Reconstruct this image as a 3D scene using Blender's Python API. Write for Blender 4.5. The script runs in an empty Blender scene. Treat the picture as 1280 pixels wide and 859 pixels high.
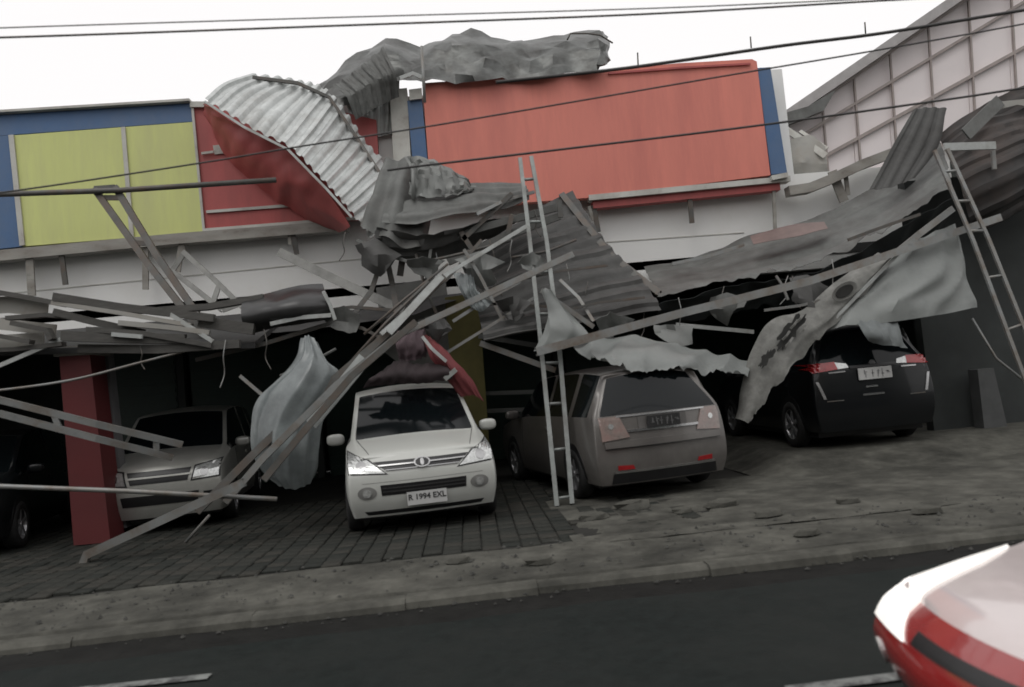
import bpy, bmesh, math, random
import numpy as np
from mathutils import Vector, Matrix, noise
from mathutils.bvhtree import BVHTree
random.seed(7)
C = bpy.context.scene
COL = C.collection
# ------------------------------------------------------------------ camera
W_PX, F_PX, H = 1280.0, 1000.0, 1.6
RHO, PSI, TH = (math.radians(a) for a in (5.5, 3.5, 2.9))
_f = np.array([math.sin(PSI)*math.cos(TH), math.cos(PSI)*math.cos(TH), math.sin(TH)])
_r0 = np.array([math.cos(PSI), -math.sin(PSI), 0.0]); _u0 = np.cross(_r0, _f)
_u = math.cos(RHO)*_u0 + math.sin(RHO)*_r0
_r = math.cos(RHO)*_r0 - math.sin(RHO)*_u0
cd = bpy.data.cameras.new('camera'); cam = bpy.data.objects.new('camera', cd); COL.objects.link(cam)
cd.sensor_width = 36; cd.lens = 36*F_PX/W_PX; cd.clip_start = 0.05; cd.clip_end = 3000
cd.dof.use_dof = True; cd.dof.focus_distance = 200; cd.dof.aperture_fstop = 1.9
cam.matrix_world = Matrix(((_r[0], _u[0], -_f[0], 0), (_r[1], _u[1], -_f[1], 0), (_r[2], _u[2], -_f[2], H), (0, 0, 0, 1)))
C.camera = cam
# ------------------------------------------------------------------ light
w = bpy.data.worlds.new('World'); C.world = w; w.use_nodes = True
nt = w.node_tree; bg = nt.nodes['Background']
sky = nt.nodes.new('ShaderNodeTexSky'); sky.sky_type = 'NISHITA'; sky.sun_disc = False
SUN_EL, SUN_AZ = math.radians(58), math.radians(205)
sky.sun_elevation = SUN_EL; sky.sun_rotation = SUN_AZ; sky.dust_density = 6; sky.air_density = 2
hs = nt.nodes.new('ShaderNodeHueSaturation'); hs.inputs['Saturation'].default_value = 0.12
mx = nt.nodes.new('ShaderNodeMix'); mx.data_type = 'RGBA'; mx.inputs['Factor'].default_value = 0.85
mx.inputs['B'].default_value = (11.2, 11.0, 11.0, 1)            # the even cloud deck
nt.links.new(sky.outputs[0], hs.inputs['Color']); nt.links.new(hs.outputs[0], mx.inputs['A'])
nt.links.new(mx.outputs['Result'], bg.inputs['Color']); bg.inputs['Strength'].default_value = 0.1
sd = bpy.data.lights.new('sun', 'SUN'); sd.energy = 0.5; sd.angle = math.radians(30); sd.color = (1, .98, .95)
so = bpy.data.objects.new('sun', sd); COL.objects.link(so)
sdir = Vector((math.sin(SUN_AZ)*math.cos(SUN_EL), math.cos(SUN_AZ)*math.cos(SUN_EL), math.sin(SUN_EL)))
so.rotation_euler = sdir.to_track_quat('Z', 'Y').to_euler(); so.location = (0, -10, 30)
C.view_settings.view_transform = 'Standard'; C.view_settings.look = 'None'
C.view_settings.exposure = 0; C.view_settings.gamma = 1

# ------------------------------------------------------------------ helpers
def D(px, py): return _f + (px-640)/F_PX*_r - (py-429.5)/F_PX*_u
def P(px, py, Y):
    d = D(px, py); d = d*(Y/d[1]); return Vector((d[0], d[1], d[2]+H))
def G(px, py, z=0.0):
    d = D(px, py); d = d*((z-H)/d[2]); return Vector((d[0], d[1], d[2]+H))
_m = {}
def mat(name, col, rough=.6, var=.15, scale=3.0, metal=0.0, bump=0.0, spec=.5, dirt=None, emit=None, coat=0, trans=0, stretch=(1,1,1), dscale=.9, dmin=.42, dmax=.68):
    if name in _m: return _m[name]
    m = bpy.data.materials.new(name); m.use_nodes = True; n = m.node_tree.nodes; L = m.node_tree.links
    b = n['Principled BSDF']; b.inputs['Roughness'].default_value = rough; b.inputs['Metallic'].default_value = metal
    b.inputs['Specular IOR Level'].default_value = spec
    if coat: b.inputs['Coat Weight'].default_value = coat; b.inputs['Coat Roughness'].default_value = .06
    if trans: b.inputs['Transmission Weight'].default_value = trans
    if emit: b.inputs['Emission Color'].default_value = (*emit[:3], 1); b.inputs['Emission Strength'].default_value = emit[3]
    tc = n.new('ShaderNodeTexCoord'); mp = n.new('ShaderNodeMapping'); mp.inputs['Scale'].default_value = stretch
    L.new(tc.outputs['Object'], mp.inputs['Vector'])
    nz = n.new('ShaderNodeTexNoise'); nz.inputs['Scale'].default_value = scale; nz.inputs['Detail'].default_value = 8; nz.inputs['Roughness'].default_value = .65
    L.new(mp.outputs[0], nz.inputs['Vector'])
    rp = n.new('ShaderNodeMapRange'); rp.inputs['From Min'].default_value = .3; rp.inputs['From Max'].default_value = .7
    rp.inputs['To Min'].default_value = 1-var; rp.inputs['To Max'].default_value = 1+var
    L.new(nz.outputs['Fac'], rp.inputs['Value'])
    mul = n.new('ShaderNodeMix'); mul.data_type = 'RGBA'; mul.blend_type = 'MULTIPLY'; mul.inputs['Factor'].default_value = 1
    mul.inputs['A'].default_value = (*col, 1); L.new(rp.outputs[0], mul.inputs['B'])
    out = mul.outputs['Result']
    if dirt:
        n2 = n.new('ShaderNodeTexNoise'); n2.inputs['Scale'].default_value = dscale; n2.inputs['Detail'].default_value = 10; n2.inputs['Roughness'].default_value = .7
        L.new(mp.outputs[0], n2.inputs['Vector'])
        r2 = n.new('ShaderNodeMapRange'); r2.inputs['From Min'].default_value = dmin; r2.inputs['From Max'].default_value = dmax
        L.new(n2.outputs['Fac'], r2.inputs['Value'])
        m2 = n.new('ShaderNodeMix'); m2.data_type = 'RGBA'; L.new(r2.outputs[0], m2.inputs['Factor'])
        L.new(out, m2.inputs['A']); m2.inputs['B'].default_value = (*dirt, 1); out = m2.outputs['Result']
    L.new(out, b.inputs['Base Color'])
    r3 = n.new('ShaderNodeMapRange'); r3.inputs['To Min'].default_value = max(.02, rough-.12*rough); r3.inputs['To Max'].default_value = min(1, rough*1.15)
    L.new(nz.outputs['Fac'], r3.inputs['Value']); L.new(r3.outputs[0], b.inputs['Roughness'])
    if bump:
        bp = n.new('ShaderNodeBump'); bp.inputs['Strength'].default_value = bump; bp.inputs['Distance'].default_value = .02
        L.new(nz.outputs['Fac'], bp.inputs['Height']); L.new(bp.outputs[0], b.inputs['Normal'])
    _m[name] = m; return m
def tag(o, label=None, cat=None, group=None, kind=None):
    if label: o['label'] = label
    if cat: o['category'] = cat
    if group: o['group'] = group
    if kind: o['kind'] = kind
    return o
def empty(name, loc, label, cat, group=None, rz=0):
    o = bpy.data.objects.new(name, None); COL.objects.link(o); o.location = loc; o.rotation_euler = (0, 0, rz)
    o.empty_display_size = .2
    return tag(o, label, cat, group)
def mk(name, V, F, m, parent=None, smooth=False, local=False):
    """one mesh object; V in world space unless local (then in the parent's own space)"""
    V = [Vector(v) for v in V]
    if local: o0 = Vector((0, 0, 0))
    elif parent: 
        o0 = parent.location.copy()
        if parent.parent: o0 += parent.parent.location
    else:
        xs = [v.x for v in V]; ys = [v.y for v in V]; zs = [v.z for v in V]
        o0 = Vector(((min(xs)+max(xs))/2, (min(ys)+max(ys))/2, min(zs)))
    me = bpy.data.meshes.new(name); me.from_pydata([v-o0 for v in V], [], F); me.update()
    bm = bmesh.new(); bm.from_mesh(me); bmesh.ops.recalc_face_normals(bm, faces=bm.faces[:]); bm.to_mesh(me); bm.free()
    if smooth:
        for p in me.polygons: p.use_smooth = True
    me.materials.append(m)
    o = bpy.data.objects.new(name, me); COL.objects.link(o)
    if parent: o.parent = parent
    if not (parent or local): o.location = o0
    return o
class MB:
    def __init__(s): s.v = []; s.f = []
    def add(s, V, F):
        b = len(s.v); s.v += [Vector(v) for v in V]; s.f += [[i+b for i in f] for f in F]; return s
    def box(s, lo, hi):
        x0, y0, z0 = lo; x1, y1, z1 = hi
        return s.add([(x0,y0,z0),(x1,y0,z0),(x1,y1,z0),(x0,y1,z0),(x0,y0,z1),(x1,y0,z1),(x1,y1,z1),(x0,y1,z1)],
                     [(0,3,2,1),(4,5,6,7),(0,1,5,4),(1,2,6,5),(2,3,7,6),(3,0,4,7)])
    def sweep(s, pts, prof, up=None, closed=True):
        """sweep a closed 2-D profile (a along side, b along up) over pts"""
        pts = [Vector(p) for p in pts]; n = len(prof); V = []; F = []
        for i, p in enumerate(pts):
            t = (pts[min(i+1, len(pts)-1)] - pts[max(i-1, 0)]).normalized()
            upv = Vector(up) if up else (Vector((0, -1, 0)) if abs(t.y) < .8 else Vector((0, 0, 1)))
            side = t.cross(upv).normalized(); u2 = side.cross(t).normalized()
            V += [p + side*a + u2*b for a, b in prof]
        for i in range(len(pts)-1):
            for j in range(n): F.append((i*n+j, i*n+(j+1) % n, (i+1)*n+(j+1) % n, (i+1)*n+j))
        F.append(tuple(range(n))); F.append(tuple((len(pts)-1)*n+j for j in range(n-1, -1, -1)))
        return s.add(V, F)
    def build(s, name, m, parent=None, smooth=False, local=False): return mk(name, s.v, s.f, m, parent, smooth, local)
def rect(w, h): return [(-w/2, -h/2), (w/2, -h/2), (w/2, h/2), (-w/2, h/2)]
def cprof(w, h, t=.004):     # lipped steel channel, open side away from the camera
    t = max(t, .06*w); l = .25*w
    return [(-w/2, h/2), (-w/2, -h/2), (-w/2+l, -h/2), (-w/2+l, -h/2+t), (-w/2+t, -h/2+t), (-w/2+t, h/2-t),
            (w/2-t, h/2-t), (w/2-t, -h/2+t), (w/2-l, -h/2+t), (w/2-l, -h/2), (w/2, -h/2), (w/2, h/2)]
def circ(r, n=8): return [(r*math.cos(2*math.pi*i/n), r*math.sin(2*math.pi*i/n)) for i in range(n)]
def cr(pts, k):
    """catmull-rom through pts (array), k samples per span"""
    A = np.array([list(p) for p in pts], float)
    if len(A) == 2:
        return [tuple(A[0]*(1-t)+A[1]*t) for t in np.linspace(0, 1, k+1)]
    E = np.vstack([2*A[0]-A[1], A, 2*A[-1]-A[-2]]); out = []
    for i in range(1, len(E)-2):
        for j in range(k):
            t = j/k; a, b, c, d = E[i-1], E[i], E[i+1], E[i+2]
            out.append(.5*((2*b)+(-a+c)*t+(2*a-5*b+4*c-d)*t*t+(-a+3*b-3*c+d)*t**3))
    out.append(A[-1]); return [tuple(q) for q in out]
def sheet(name, rows, m, label, cat, group=None, parent=None, amp=0, pitch=.2, axis='u', nz=0.0, nf=1.2, th=.006, ku=14, kv=10, seed=0, ragged=0, sharp=True, mode='crease', folds=4, lin=False, facet=0):
    Pw = [[list(P(*c)) for c in r] for r in rows]
    ci = (lambda q, k: [tuple(np.array(q[i])*(1-t/k)+np.array(q[i+1])*t/k) for i in range(len(q)-1) for t in range(k)]+[tuple(q[-1])]) if lin else cr
    rr = [ci(r, ku) for r in Pw]; rr = np.array(rr)
    g = np.array([(cr if lin != 2 else ci)(rr[:, i], kv) for i in range(rr.shape[1])]).transpose(1, 0, 2)
    nv, nu = g.shape[:2]
    du = np.gradient(g, axis=1); dv = np.gradient(g, axis=0)
    N = np.cross(du, dv); N /= (np.linalg.norm(N, axis=2, keepdims=True)+1e-9)
    if N[:, :, 1].mean() > 0: N = -N          # face the camera side
    ax = 1 if axis == 'u' else 0
    s = np.linalg.norm(du if ax == 1 else dv, axis=2); s = np.cumsum(s, axis=ax)
    s = s.mean(axis=1-ax, keepdims=True)*np.ones((nv, nu))
    d = np.zeros((nv, nu))
    if amp:
        q = np.sin(2*np.pi*s/pitch); d += amp*(np.clip(q*2.2, -1, 1) if sharp else q)
    if nz:
        rnd = random.Random(seed*17+3); ws_ = []
        for q in range(8):
            v = Vector((rnd.gauss(0,1), rnd.gauss(0,1)*.4, rnd.gauss(0,1))).normalized()
            ws_.append((v, rnd.uniform(.55, 1.9)*nf*.8, rnd.random(), rnd.uniform(.35, 1)*.42))
        for i in range(nv):
            for j in range(nu):
                p = Vector(g[i, j]); sh = Vector((seed*3.1, 0, seed)); wv = noise.noise(p*nf*.6+sh)
                if mode == 'crease':          # planar facets between straight dents, as in buckled sheet metal
                    d[i, j] += nz*.55*wv
                    for v, f, ph, a in ws_:
                        t = (p.dot(v)*f+ph+.25*wv) % 1.0
                        d[i, j] += nz*a*min(abs(2*t-1)*1.5, 1.0)/(f/nf+.3)
                else:                         # hanging folds of cloth or film
                    u_ = j/(nu-1); v_ = i/(nv-1)
                    t = (u_*folds+.9*noise.noise(Vector((u_*1.5, v_*1.6, seed)))+.5*wv+(v_-.5)*.6) % 1.0
                    d[i, j] += nz*(.9*wv + .6*(1-abs(2*t-1))**1.6 + .22*abs(noise.noise(p*nf*2.2+sh)))
                    for v, f, ph, a in ws_[:5]:
                        t = (p.dot(v)*f*1.5+ph+.3*wv) % 1.0; d[i, j] += nz*a*.6*min(abs(2*t-1)*1.4, 1.0)
    V1 = g + N*d[:, :, None]
    if facet:                                 # each dent is its own flat facet
        rj = np.random.RandomState(seed+5); V1 = V1 + rj.uniform(-facet, facet, V1.shape)*np.array([.6, 1.3, .6])
    if ragged:
        for j in range(nu):
            q = ragged*(noise.noise(Vector((j*.16, seed, 0))) + .45*noise.noise(Vector((j*.5, seed, 4))))
            V1[-1, j] += np.array([0, 0, q]); V1[-2, j] += np.array([0, 0, q*.5])
    V2 = V1 - N*th
    V = [tuple(x) for x in V1.reshape(-1, 3)] + [tuple(x) for x in V2.reshape(-1, 3)]
    n = nv*nu; F = []; I = lambda i, j: i*nu+j
    for i in range(nv-1):
        for j in range(nu-1):
            F.append((I(i,j), I(i,j+1), I(i+1,j+1), I(i+1,j))); F.append((n+I(i,j), n+I(i+1,j), n+I(i+1,j+1), n+I(i,j+1)))
    for i in range(nv-1):
        for j in (0, nu-1): F.append((I(i,j), I(i+1,j), n+I(i+1,j), n+I(i,j)))
    for j in range(nu-1):
        for i in (0, nv-1): F.append((I(i,j), n+I(i,j), n+I(i,j+1), I(i,j+1)))
    o = mk(name, V, F, m, parent, smooth=not facet)
    try: o.data.set_sharp_from_angle(angle=math.radians(35))
    except Exception: pass
    if not parent: tag(o, label, cat, group)
    elif label: o['label'] = label
    return o
def beam(name, pts, m, label, cat, wpx=8, depth=.06, prof='c', group=None, parent=None, wob=0):
    """pts (px, py, Y); wpx apparent width in photo pixels"""
    Pw = [P(*p) for p in pts]; Y = sum(p[2] for p in pts)/len(pts); wd = wpx*Y/F_PX
    if wob and len(Pw) == 2:
        a, b = Pw; Pw = [a.lerp(b, t) + Vector((0, 0, wob*math.sin(t*math.pi))) for t in (0, .25, .5, .75, 1)]
    pr = cprof(wd, depth) if prof == 'c' else (circ(wd/2) if prof == 'o' else rect(wd, depth))
    o = MB().sweep(Pw, pr).build(name, m, parent, smooth=(prof == 'o'))
    if not parent: tag(o, label, cat, group)
    return o
def slab(name, poly, Y, th, m, label=None, cat=None, parent=None, group=None):
    """polygon of photo pixels at distance Y, extruded th backwards"""
    V = [P(x, y, Y) for x, y in poly]; n = len(V); V2 = [v+Vector((0, th, 0)) for v in V]
    F = [tuple(range(n)), tuple(range(2*n-1, n-1, -1))] + [(i, (i+1) % n, n+(i+1) % n, n+i) for i in range(n)]
    o = mk(name, V+V2, F, m, parent)
    if not parent: tag(o, label, cat, group)
    return o
def text_mesh(name, s, size, m, parent, loc, rot, extrude=.003):
    cu = bpy.data.curves.new(name, 'FONT'); cu.body = s; cu.size = size; cu.align_x = 'CENTER'; cu.align_y = 'CENTER'; cu.extrude = extrude; cu.offset = .002
    t = bpy.data.objects.new(name, cu); COL.objects.link(t)
    me = bpy.data.meshes.new_from_object(t.evaluated_get(bpy.context.evaluated_depsgraph_get())); bpy.data.objects.remove(t)
    me.materials.clear(); me.materials.append(m); me.name = name
    o = bpy.data.objects.new(name, me); COL.objects.link(o); o.parent = parent; o.location = loc; o.rotation_euler = rot; o['kind'] = 'stuff'
    return o

# ------------------------------------------------------------------ materials
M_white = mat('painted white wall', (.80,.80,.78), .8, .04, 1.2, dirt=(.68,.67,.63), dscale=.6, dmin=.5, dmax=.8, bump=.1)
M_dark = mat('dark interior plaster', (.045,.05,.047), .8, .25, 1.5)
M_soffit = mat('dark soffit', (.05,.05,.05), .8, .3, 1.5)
M_steel = mat('galvanised steel', (.27,.28,.275), .5, .25, 6, metal=.35, dirt=(.15,.115,.085), dscale=3)
M_steeld = mat('weathered steel', (.10,.10,.094), .55, .3, 5, metal=.25, dirt=(.12,.09,.07), dscale=4)
M_pale = mat('pale primed steel', (.42,.44,.43), .5, .15, 5, dirt=(.28,.28,.26), dscale=3)
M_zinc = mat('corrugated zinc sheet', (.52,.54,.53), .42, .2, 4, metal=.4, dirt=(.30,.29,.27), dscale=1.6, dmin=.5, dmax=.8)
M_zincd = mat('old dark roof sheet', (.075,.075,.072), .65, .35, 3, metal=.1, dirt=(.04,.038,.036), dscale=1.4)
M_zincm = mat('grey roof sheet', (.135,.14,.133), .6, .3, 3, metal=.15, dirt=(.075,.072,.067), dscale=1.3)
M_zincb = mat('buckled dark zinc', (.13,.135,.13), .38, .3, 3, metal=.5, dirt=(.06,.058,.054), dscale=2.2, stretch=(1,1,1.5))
M_tarp = mat('white plastic tarp', (.25,.265,.255), .5, .18, 3, dirt=(.15,.16,.155), dscale=1.5)
M_film = mat('clear plastic sheet', (.20,.222,.222), .25, .2, 3, dirt=(.13,.145,.147), dscale=2)
M_foam = mat('beige insulation panel', (.235,.235,.22), .8, .25, 6, dirt=(.11,.11,.10), dscale=2.2, bump=.3)
M_red = mat('red sign sheet', (.68,.22,.17), .6, .06, 1.5, dirt=(.57,.18,.145), dscale=.8, stretch=(2.2,1,.35))
M_reddk = mat('deep red sign sheet', (.42,.09,.085), .55, .1, 1.5, dirt=(.32,.075,.07), dscale=.9, stretch=(2,1,.4))
M_lime = mat('lime sign sheet', (.60,.64,.24), .6, .05, 1.2, dirt=(.53,.55,.24), dscale=.8, stretch=(2.2,1,.35))
M_blue = mat('blue sign sheet', (.065,.135,.27), .55, .1, 1.5, dirt=(.095,.15,.25), dscale=1.2)
M_trim = mat('pale trim', (.55,.55,.51), .6, .2, 5, dirt=(.33,.31,.28), dscale=2.5)
M_ledge = mat('weathered ledge', (.34,.33,.30), .7, .35, 5, dirt=(.17,.15,.13), dscale=2.5, stretch=(1,1,3))
M_pink = mat('pinkish wall panel', (.80,.74,.735), .7, .05, 1.0, dirt=(.72,.665,.66), dscale=.5)
M_black = mat('black plastic', (.012,.012,.013), .35, .2, 5)
M_tyre = mat('tyre rubber', (.015,.015,.015), .8, .2, 6)
M_wire = mat('black cable', (.05,.048,.047), .6, .1, 5)
M_wood = mat('weathered board', (.085,.083,.076), .8, .4, 4, stretch=(1,6,6), dirt=(.08,.075,.07), dscale=3)
M_woodl = mat('pale ceiling board', (.36,.355,.33), .8, .2, 4, dirt=(.26,.24,.21), dscale=2)

# ------------------------------------------------------------------ setting: ground
M_road = mat('wet asphalt', (.013,.0165,.0155), .7, .3, 9, bump=.3, dirt=(.02,.0225,.021), dscale=.7, spec=.12)
M_conc = mat('worn concrete', (.105,.103,.09), .85, .3, 5, bump=.6, dirt=(.036,.036,.032), dscale=.9, spec=.1)
M_soil = mat('packed ground', (.03,.03,.028), .85, .4, 2, bump=.6, dirt=(.045,.044,.04), dscale=.6, spec=.1)
M_gut = mat('wet gutter silt', (.012,.012,.011), .7, .4, 4, bump=.4, spec=.15)
M_line = mat('worn road paint', (.2,.21,.2), .7, .3, 6, dirt=(.05,.05,.05), dscale=5, dmin=.45, dmax=.6)
M_pav = [mat('block paver %s' % k, c, .85, .3, 6, bump=.4, spec=.1) for k, c in (('grey', (.036,.037,.033)), ('dark', (.029,.031,.028)), ('light', (.044,.043,.038)))]
def struct(name, V, F, m, smooth=False):
    return tag(mk(name, V, F, m, smooth=smooth), kind='structure')
def grid(x0, x1, y0, y1, z, nx, ny, hgt=0, f=.5, edge=None):
    V = []; F = []
    for j in range(ny+1):
        for i in range(nx+1):
            x = x0+(x1-x0)*i/nx; y = y0+(y1-y0)*j/ny
            if edge and j == 0: y += edge(x)
            V.append((x, y, z+hgt*noise.noise(Vector((x*f, y*f*1.5, 3)))))
    for j in range(ny):
        for i in range(nx): a = j*(nx+1)+i; F.append((a, a+1, a+nx+2, a+nx+1))
    return V, F
struct('ground', *grid(-600, 600, -600, 900, -.13, 2, 2), M_soil)
struct('road', *grid(-60, 60, -6, 6.25, -.115, 60, 14, .006), M_road)
_g = grid(-60, 60, 6.05, 6.62, -.105, 240, 4, .014, 1.3, lambda x: .12*noise.noise(Vector((x*.9, 0, 0))))
struct('gutter', [(v[0], v[1], -.125 if i < 241 else v[2]) for i, v in enumerate(_g[0])], _g[1], M_gut)
for (a, b2) in (((60,866), (262,845)), ((985,862), (1130,844))):
    p, q = G(*a, -.102), G(*b2, -.102); t = (q-p).normalized()*.05; nrm = Vector((-t.y, t.x, 0))
    struct('line_marking', [p-nrm, q-nrm, q+nrm, p+nrm], [(0,1,2,3)], M_line)
# kerb stones: worn, one by one
kroot = tag(bpy.data.objects.new('kerb', None), kind='structure'); COL.objects.link(kroot)
x = -14.0
while x < 16:
    l = random.uniform(.9, 1.6); y0 = 6.5+.06*noise.noise(Vector((x*.7, 1, 0))); zt = -.026+random.uniform(-.012, .010)
    V = []; 
    for (a, b) in ((x, 0), (x+l-.004, 0)):
        j = random.uniform(-.02, .02)
        V += [(a, y0+j, -.16), (a, y0+.03+j, zt-.03), (a, y0+.07+j, zt), (a, y0+.22, zt), (a, y0+.22, -.16)]
    F = [(0,1,2,3,4), (9,8,7,6,5)] + [(i, i+5, (i+1) % 5+5, (i+1) % 5) for i in range(5)]
    mk('kerb_stone', V, F, M_conc, kroot); x += l
def aedge(x): return .1*noise.noise(Vector((x*1.1, 7, 0)))
_g = grid(-40, 40, 6.66, 8.02, -.010, 400, 24, .018, 1.1)
struct('concrete_apron', [(v[0], v[1]+(.04 if i < 401 else 0), -.09 if i < 401 else v[2]) for i, v in enumerate(_g[0])], _g[1], M_conc, True)
struct('forecourt_ground', *grid(-40, 40, 7.95, 24, -.032, 60, 30, .01), M_soil)
# broken, higher concrete on the right half
def patchy(x0, x1, y0, y1, nx, ny):
    V = []; F = []
    for j in range(ny+1):
        for i in range(nx+1):
            x = x0+(x1-x0)*i/nx; y = y0+(y1-y0)*j/ny
            e = noise.noise(Vector((x*.5, y*.8, 11)))+.5*noise.noise(Vector((x*1.6, y*2.2, 1)))+.25*noise.noise(Vector((x*5, y*6, 2)))
            k = e+.3+.45*min(x-x0-1.2, 2.2)                     # broken away where this is low
            h = max(-.075, min(.0, k*.10-.03)); h = -.075 if k < .0 else (-.018+.012*noise.noise(Vector((x*1.3, y*1.3, 5)))+.006*noise.noise(Vector((x*6, y*6, 5))))
            V.append((x, y, h+.012))
    for j in range(ny):
        for i in range(nx): a = j*(nx+1)+i; F.append((a, a+1, a+nx+2, a+nx+1))
    return V, F
struct('broken_concrete', *patchy(.9, 13, 7.75, 11.2, 260, 90), M_conc, True)
# block pavers: 300 largest in view as parts, the rest joined
proot = tag(bpy.data.objects.new('paving', None), kind='structure'); COL.objects.link(proot)
cells = []
PW, PL = .2, .2
for i in range(-52, 12):
    for j in range(27):
        x0 = i*PW; y0 = 8.05+j*PL+(PL/2 if i % 2 else 0)
        if y0 > 13.4: continue
        if x0 > .9 and random.random() < .55: continue
        cells.append((x0, y0))
def paver_mesh(seed, m):
    rnd = random.Random(seed); g = .011; t = .012
    a, b = PW/2-g/2, PL/2-g/2; V = []
    for (s, z) in ((1, -.05), (1, -.010), (.9, 0)):
        for sx, sy in ((-1,-1), (1,-1), (1,1), (-1,1)):
            q = rnd.uniform(-.004, .004) if z == 0 else 0
            V.append((sx*(a if s == 1 else a-t), sy*(b if s == 1 else b-t), z+q))
    F = []
    for k in (0, 4): F += [(k+i, k+(i+1) % 4, k+4+(i+1) % 4, k+4+i) for i in range(4)]
    F.append((8, 9, 10, 11))
    me = bpy.data.meshes.new('paver'); me.from_pydata(V, [], F); me.materials.append(m); me.update(); return me
pm = [paver_mesh(k, M_pav[k % 3 if k % 5 else 0]) for k in range(12)]
def inview(x, y):
    v = np.array([x, y, -H]); z = v@_f; return -20 < 640+F_PX*(v@_r)/z < 1300
vis = sorted([c for c in cells if inview(*c)], key=lambda c: c[0]*c[0]*.2+c[1]*c[1])
near = set(vis[:300]); rest = [MB() for _ in range(3)]
for c in cells:
    h = -.004+.012*noise.noise(Vector((c[0]*.8, c[1]*.8, 0)))+random.uniform(-.005, .005); k = random.randrange(12)
    if c in near:
        o = bpy.data.objects.new('paver', pm[k]); COL.objects.link(o); o.parent = proot
        o.location = (c[0]+PW/2, c[1]+PL/2, h); o.rotation_euler = (random.uniform(-.012, .012), random.uniform(-.012, .012), random.uniform(-.02, .02))
    else:
        me = pm[k]; rest[k % 3].add([(v.co.x+c[0]+PW/2, v.co.y+c[1]+PL/2, v.co.z+h) for v in me.vertices], [list(p.vertices) for p in me.polygons])
for k in range(3):
    if rest[k].v: tag(rest[k].build('paver_field', M_pav[k], proot), kind='stuff')

mb = MB(); rnd = random.Random(77)
for k in range(1000):
    if k < 220: x, y, z = rnd.uniform(-8, 9), 6.35+abs(rnd.gauss(0, .13)), -.095
    elif k < 1100: x, y, z = rnd.uniform(-5, 9), rnd.uniform(6.75, 8.1), -.002
    else: x, y, z = rnd.uniform(-6, 9), rnd.uniform(8, 11), .0
    q = rnd.choice((.008, .012, .018, .03)); a = rnd.uniform(0, 6.3)
    P3 = [(x+q*math.cos(a+t)*rnd.uniform(.6, 1.3), y+q*math.sin(a+t)*rnd.uniform(.6, 1.3), z) for t in (0, 2.1, 4.2)]
    mb.add(P3+[(x, y, z+q*rnd.uniform(.3, .9))], [(0,1,3), (1,2,3), (2,0,3), (0,2,1)])
tag(mb.build('grit', mat('grit', (.055,.055,.05), .9, .5, 12)), 'loose grit and chips scattered along the gutter and forecourt', 'grit', kind='stuff')
# ------------------------------------------------------------------ the shop building
shop = empty('shop_building', (-2, 14, 0), 'white walled shop building with a dark open ground floor behind the parked cars', 'building')
def part(name, lo, hi, m, parent=shop): return MB().box(lo, hi).build(name, m, parent)
part('upper_wall', (-13, 14.0, 3.15), (6.25, 14.25, 6.85), M_white)
part('lower_wall', (6.252, 14.02, 3.15), (9.2, 14.25, 4.9), M_white)
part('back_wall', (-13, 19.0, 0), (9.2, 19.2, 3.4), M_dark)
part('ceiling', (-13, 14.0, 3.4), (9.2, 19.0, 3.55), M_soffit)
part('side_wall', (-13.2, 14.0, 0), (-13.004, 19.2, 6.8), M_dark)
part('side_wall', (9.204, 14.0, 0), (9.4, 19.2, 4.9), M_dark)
part('roof', (-13.2, 14.254, 6.3), (6.25, 20, 6.45), M_zincd)
# shopfront glazing bars and shutters inside
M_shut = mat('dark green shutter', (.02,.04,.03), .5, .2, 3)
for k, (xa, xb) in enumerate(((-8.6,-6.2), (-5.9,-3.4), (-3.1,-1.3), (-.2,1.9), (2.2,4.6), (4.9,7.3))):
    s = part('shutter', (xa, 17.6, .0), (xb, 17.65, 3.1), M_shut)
    mb = MB()
    for q in range(15): mb.box((xa+.03, 17.575, .12+q*.2), (xb-.03, 17.598, .22+q*.2))
    tag(mb.build('shutter_slat', M_shut, s), kind='stuff')
    part('post', (xb+.05, 17.5, 0), (xb+.2, 17.7, 3.4), M_dark)
# panel joint lines of the white wall: raised cover strips
for a, b in (((0, 368), (470, 322)), ((755, 303), (930, 291))):
    q = [P(a[0], a[1], 13.995), P(b[0], b[1], 13.995)]
    MB().sweep(q, rect(.018, .012)).build('joint_strip', M_trim, shop)
# ledge under the signs, with dangling hangers
for pts, wpx, mm in (([(-160,335,13.75), (0,321,13.75), (220,300,13.75), (435,283,13.75)], 13, M_ledge),
                     ([(735,249,13.7), (985,225,13.7)], 7, M_trim), ([(740,257,13.78), (972,234,13.78)], 11, M_reddk),
                     ([(984,240,13.7), (1010,236,13.7), (1035,226,13.7), (1075,207,13.7), (1125,188,13.7)], 12, M_ledge)):
    beam('ledge', pts, mm, '', '', wpx, .22, 'b', parent=shop)
for (xa, ya, xb, yb, wp) in ((37,322,40,370,9), (77,318,82,356,6), (182,310,182,362,7), (227,306,222,340,7), (228,306,232,322,5), (366,291,371,318,6), (361,292,363,306,4),
                             (742,257,748,290,6), (862,247,865,279,6), (736,258,742,276,4), (1040,214,1055,252,12), (1056,210,1060,244,5), (967,236,969,290,4)):
    beam('hanger', [(xa,ya,13.72), (xb,yb,13.74)], M_ledge if wp != 6 else M_steeld, '', '', wp, .04, 'b', parent=shop)

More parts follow.
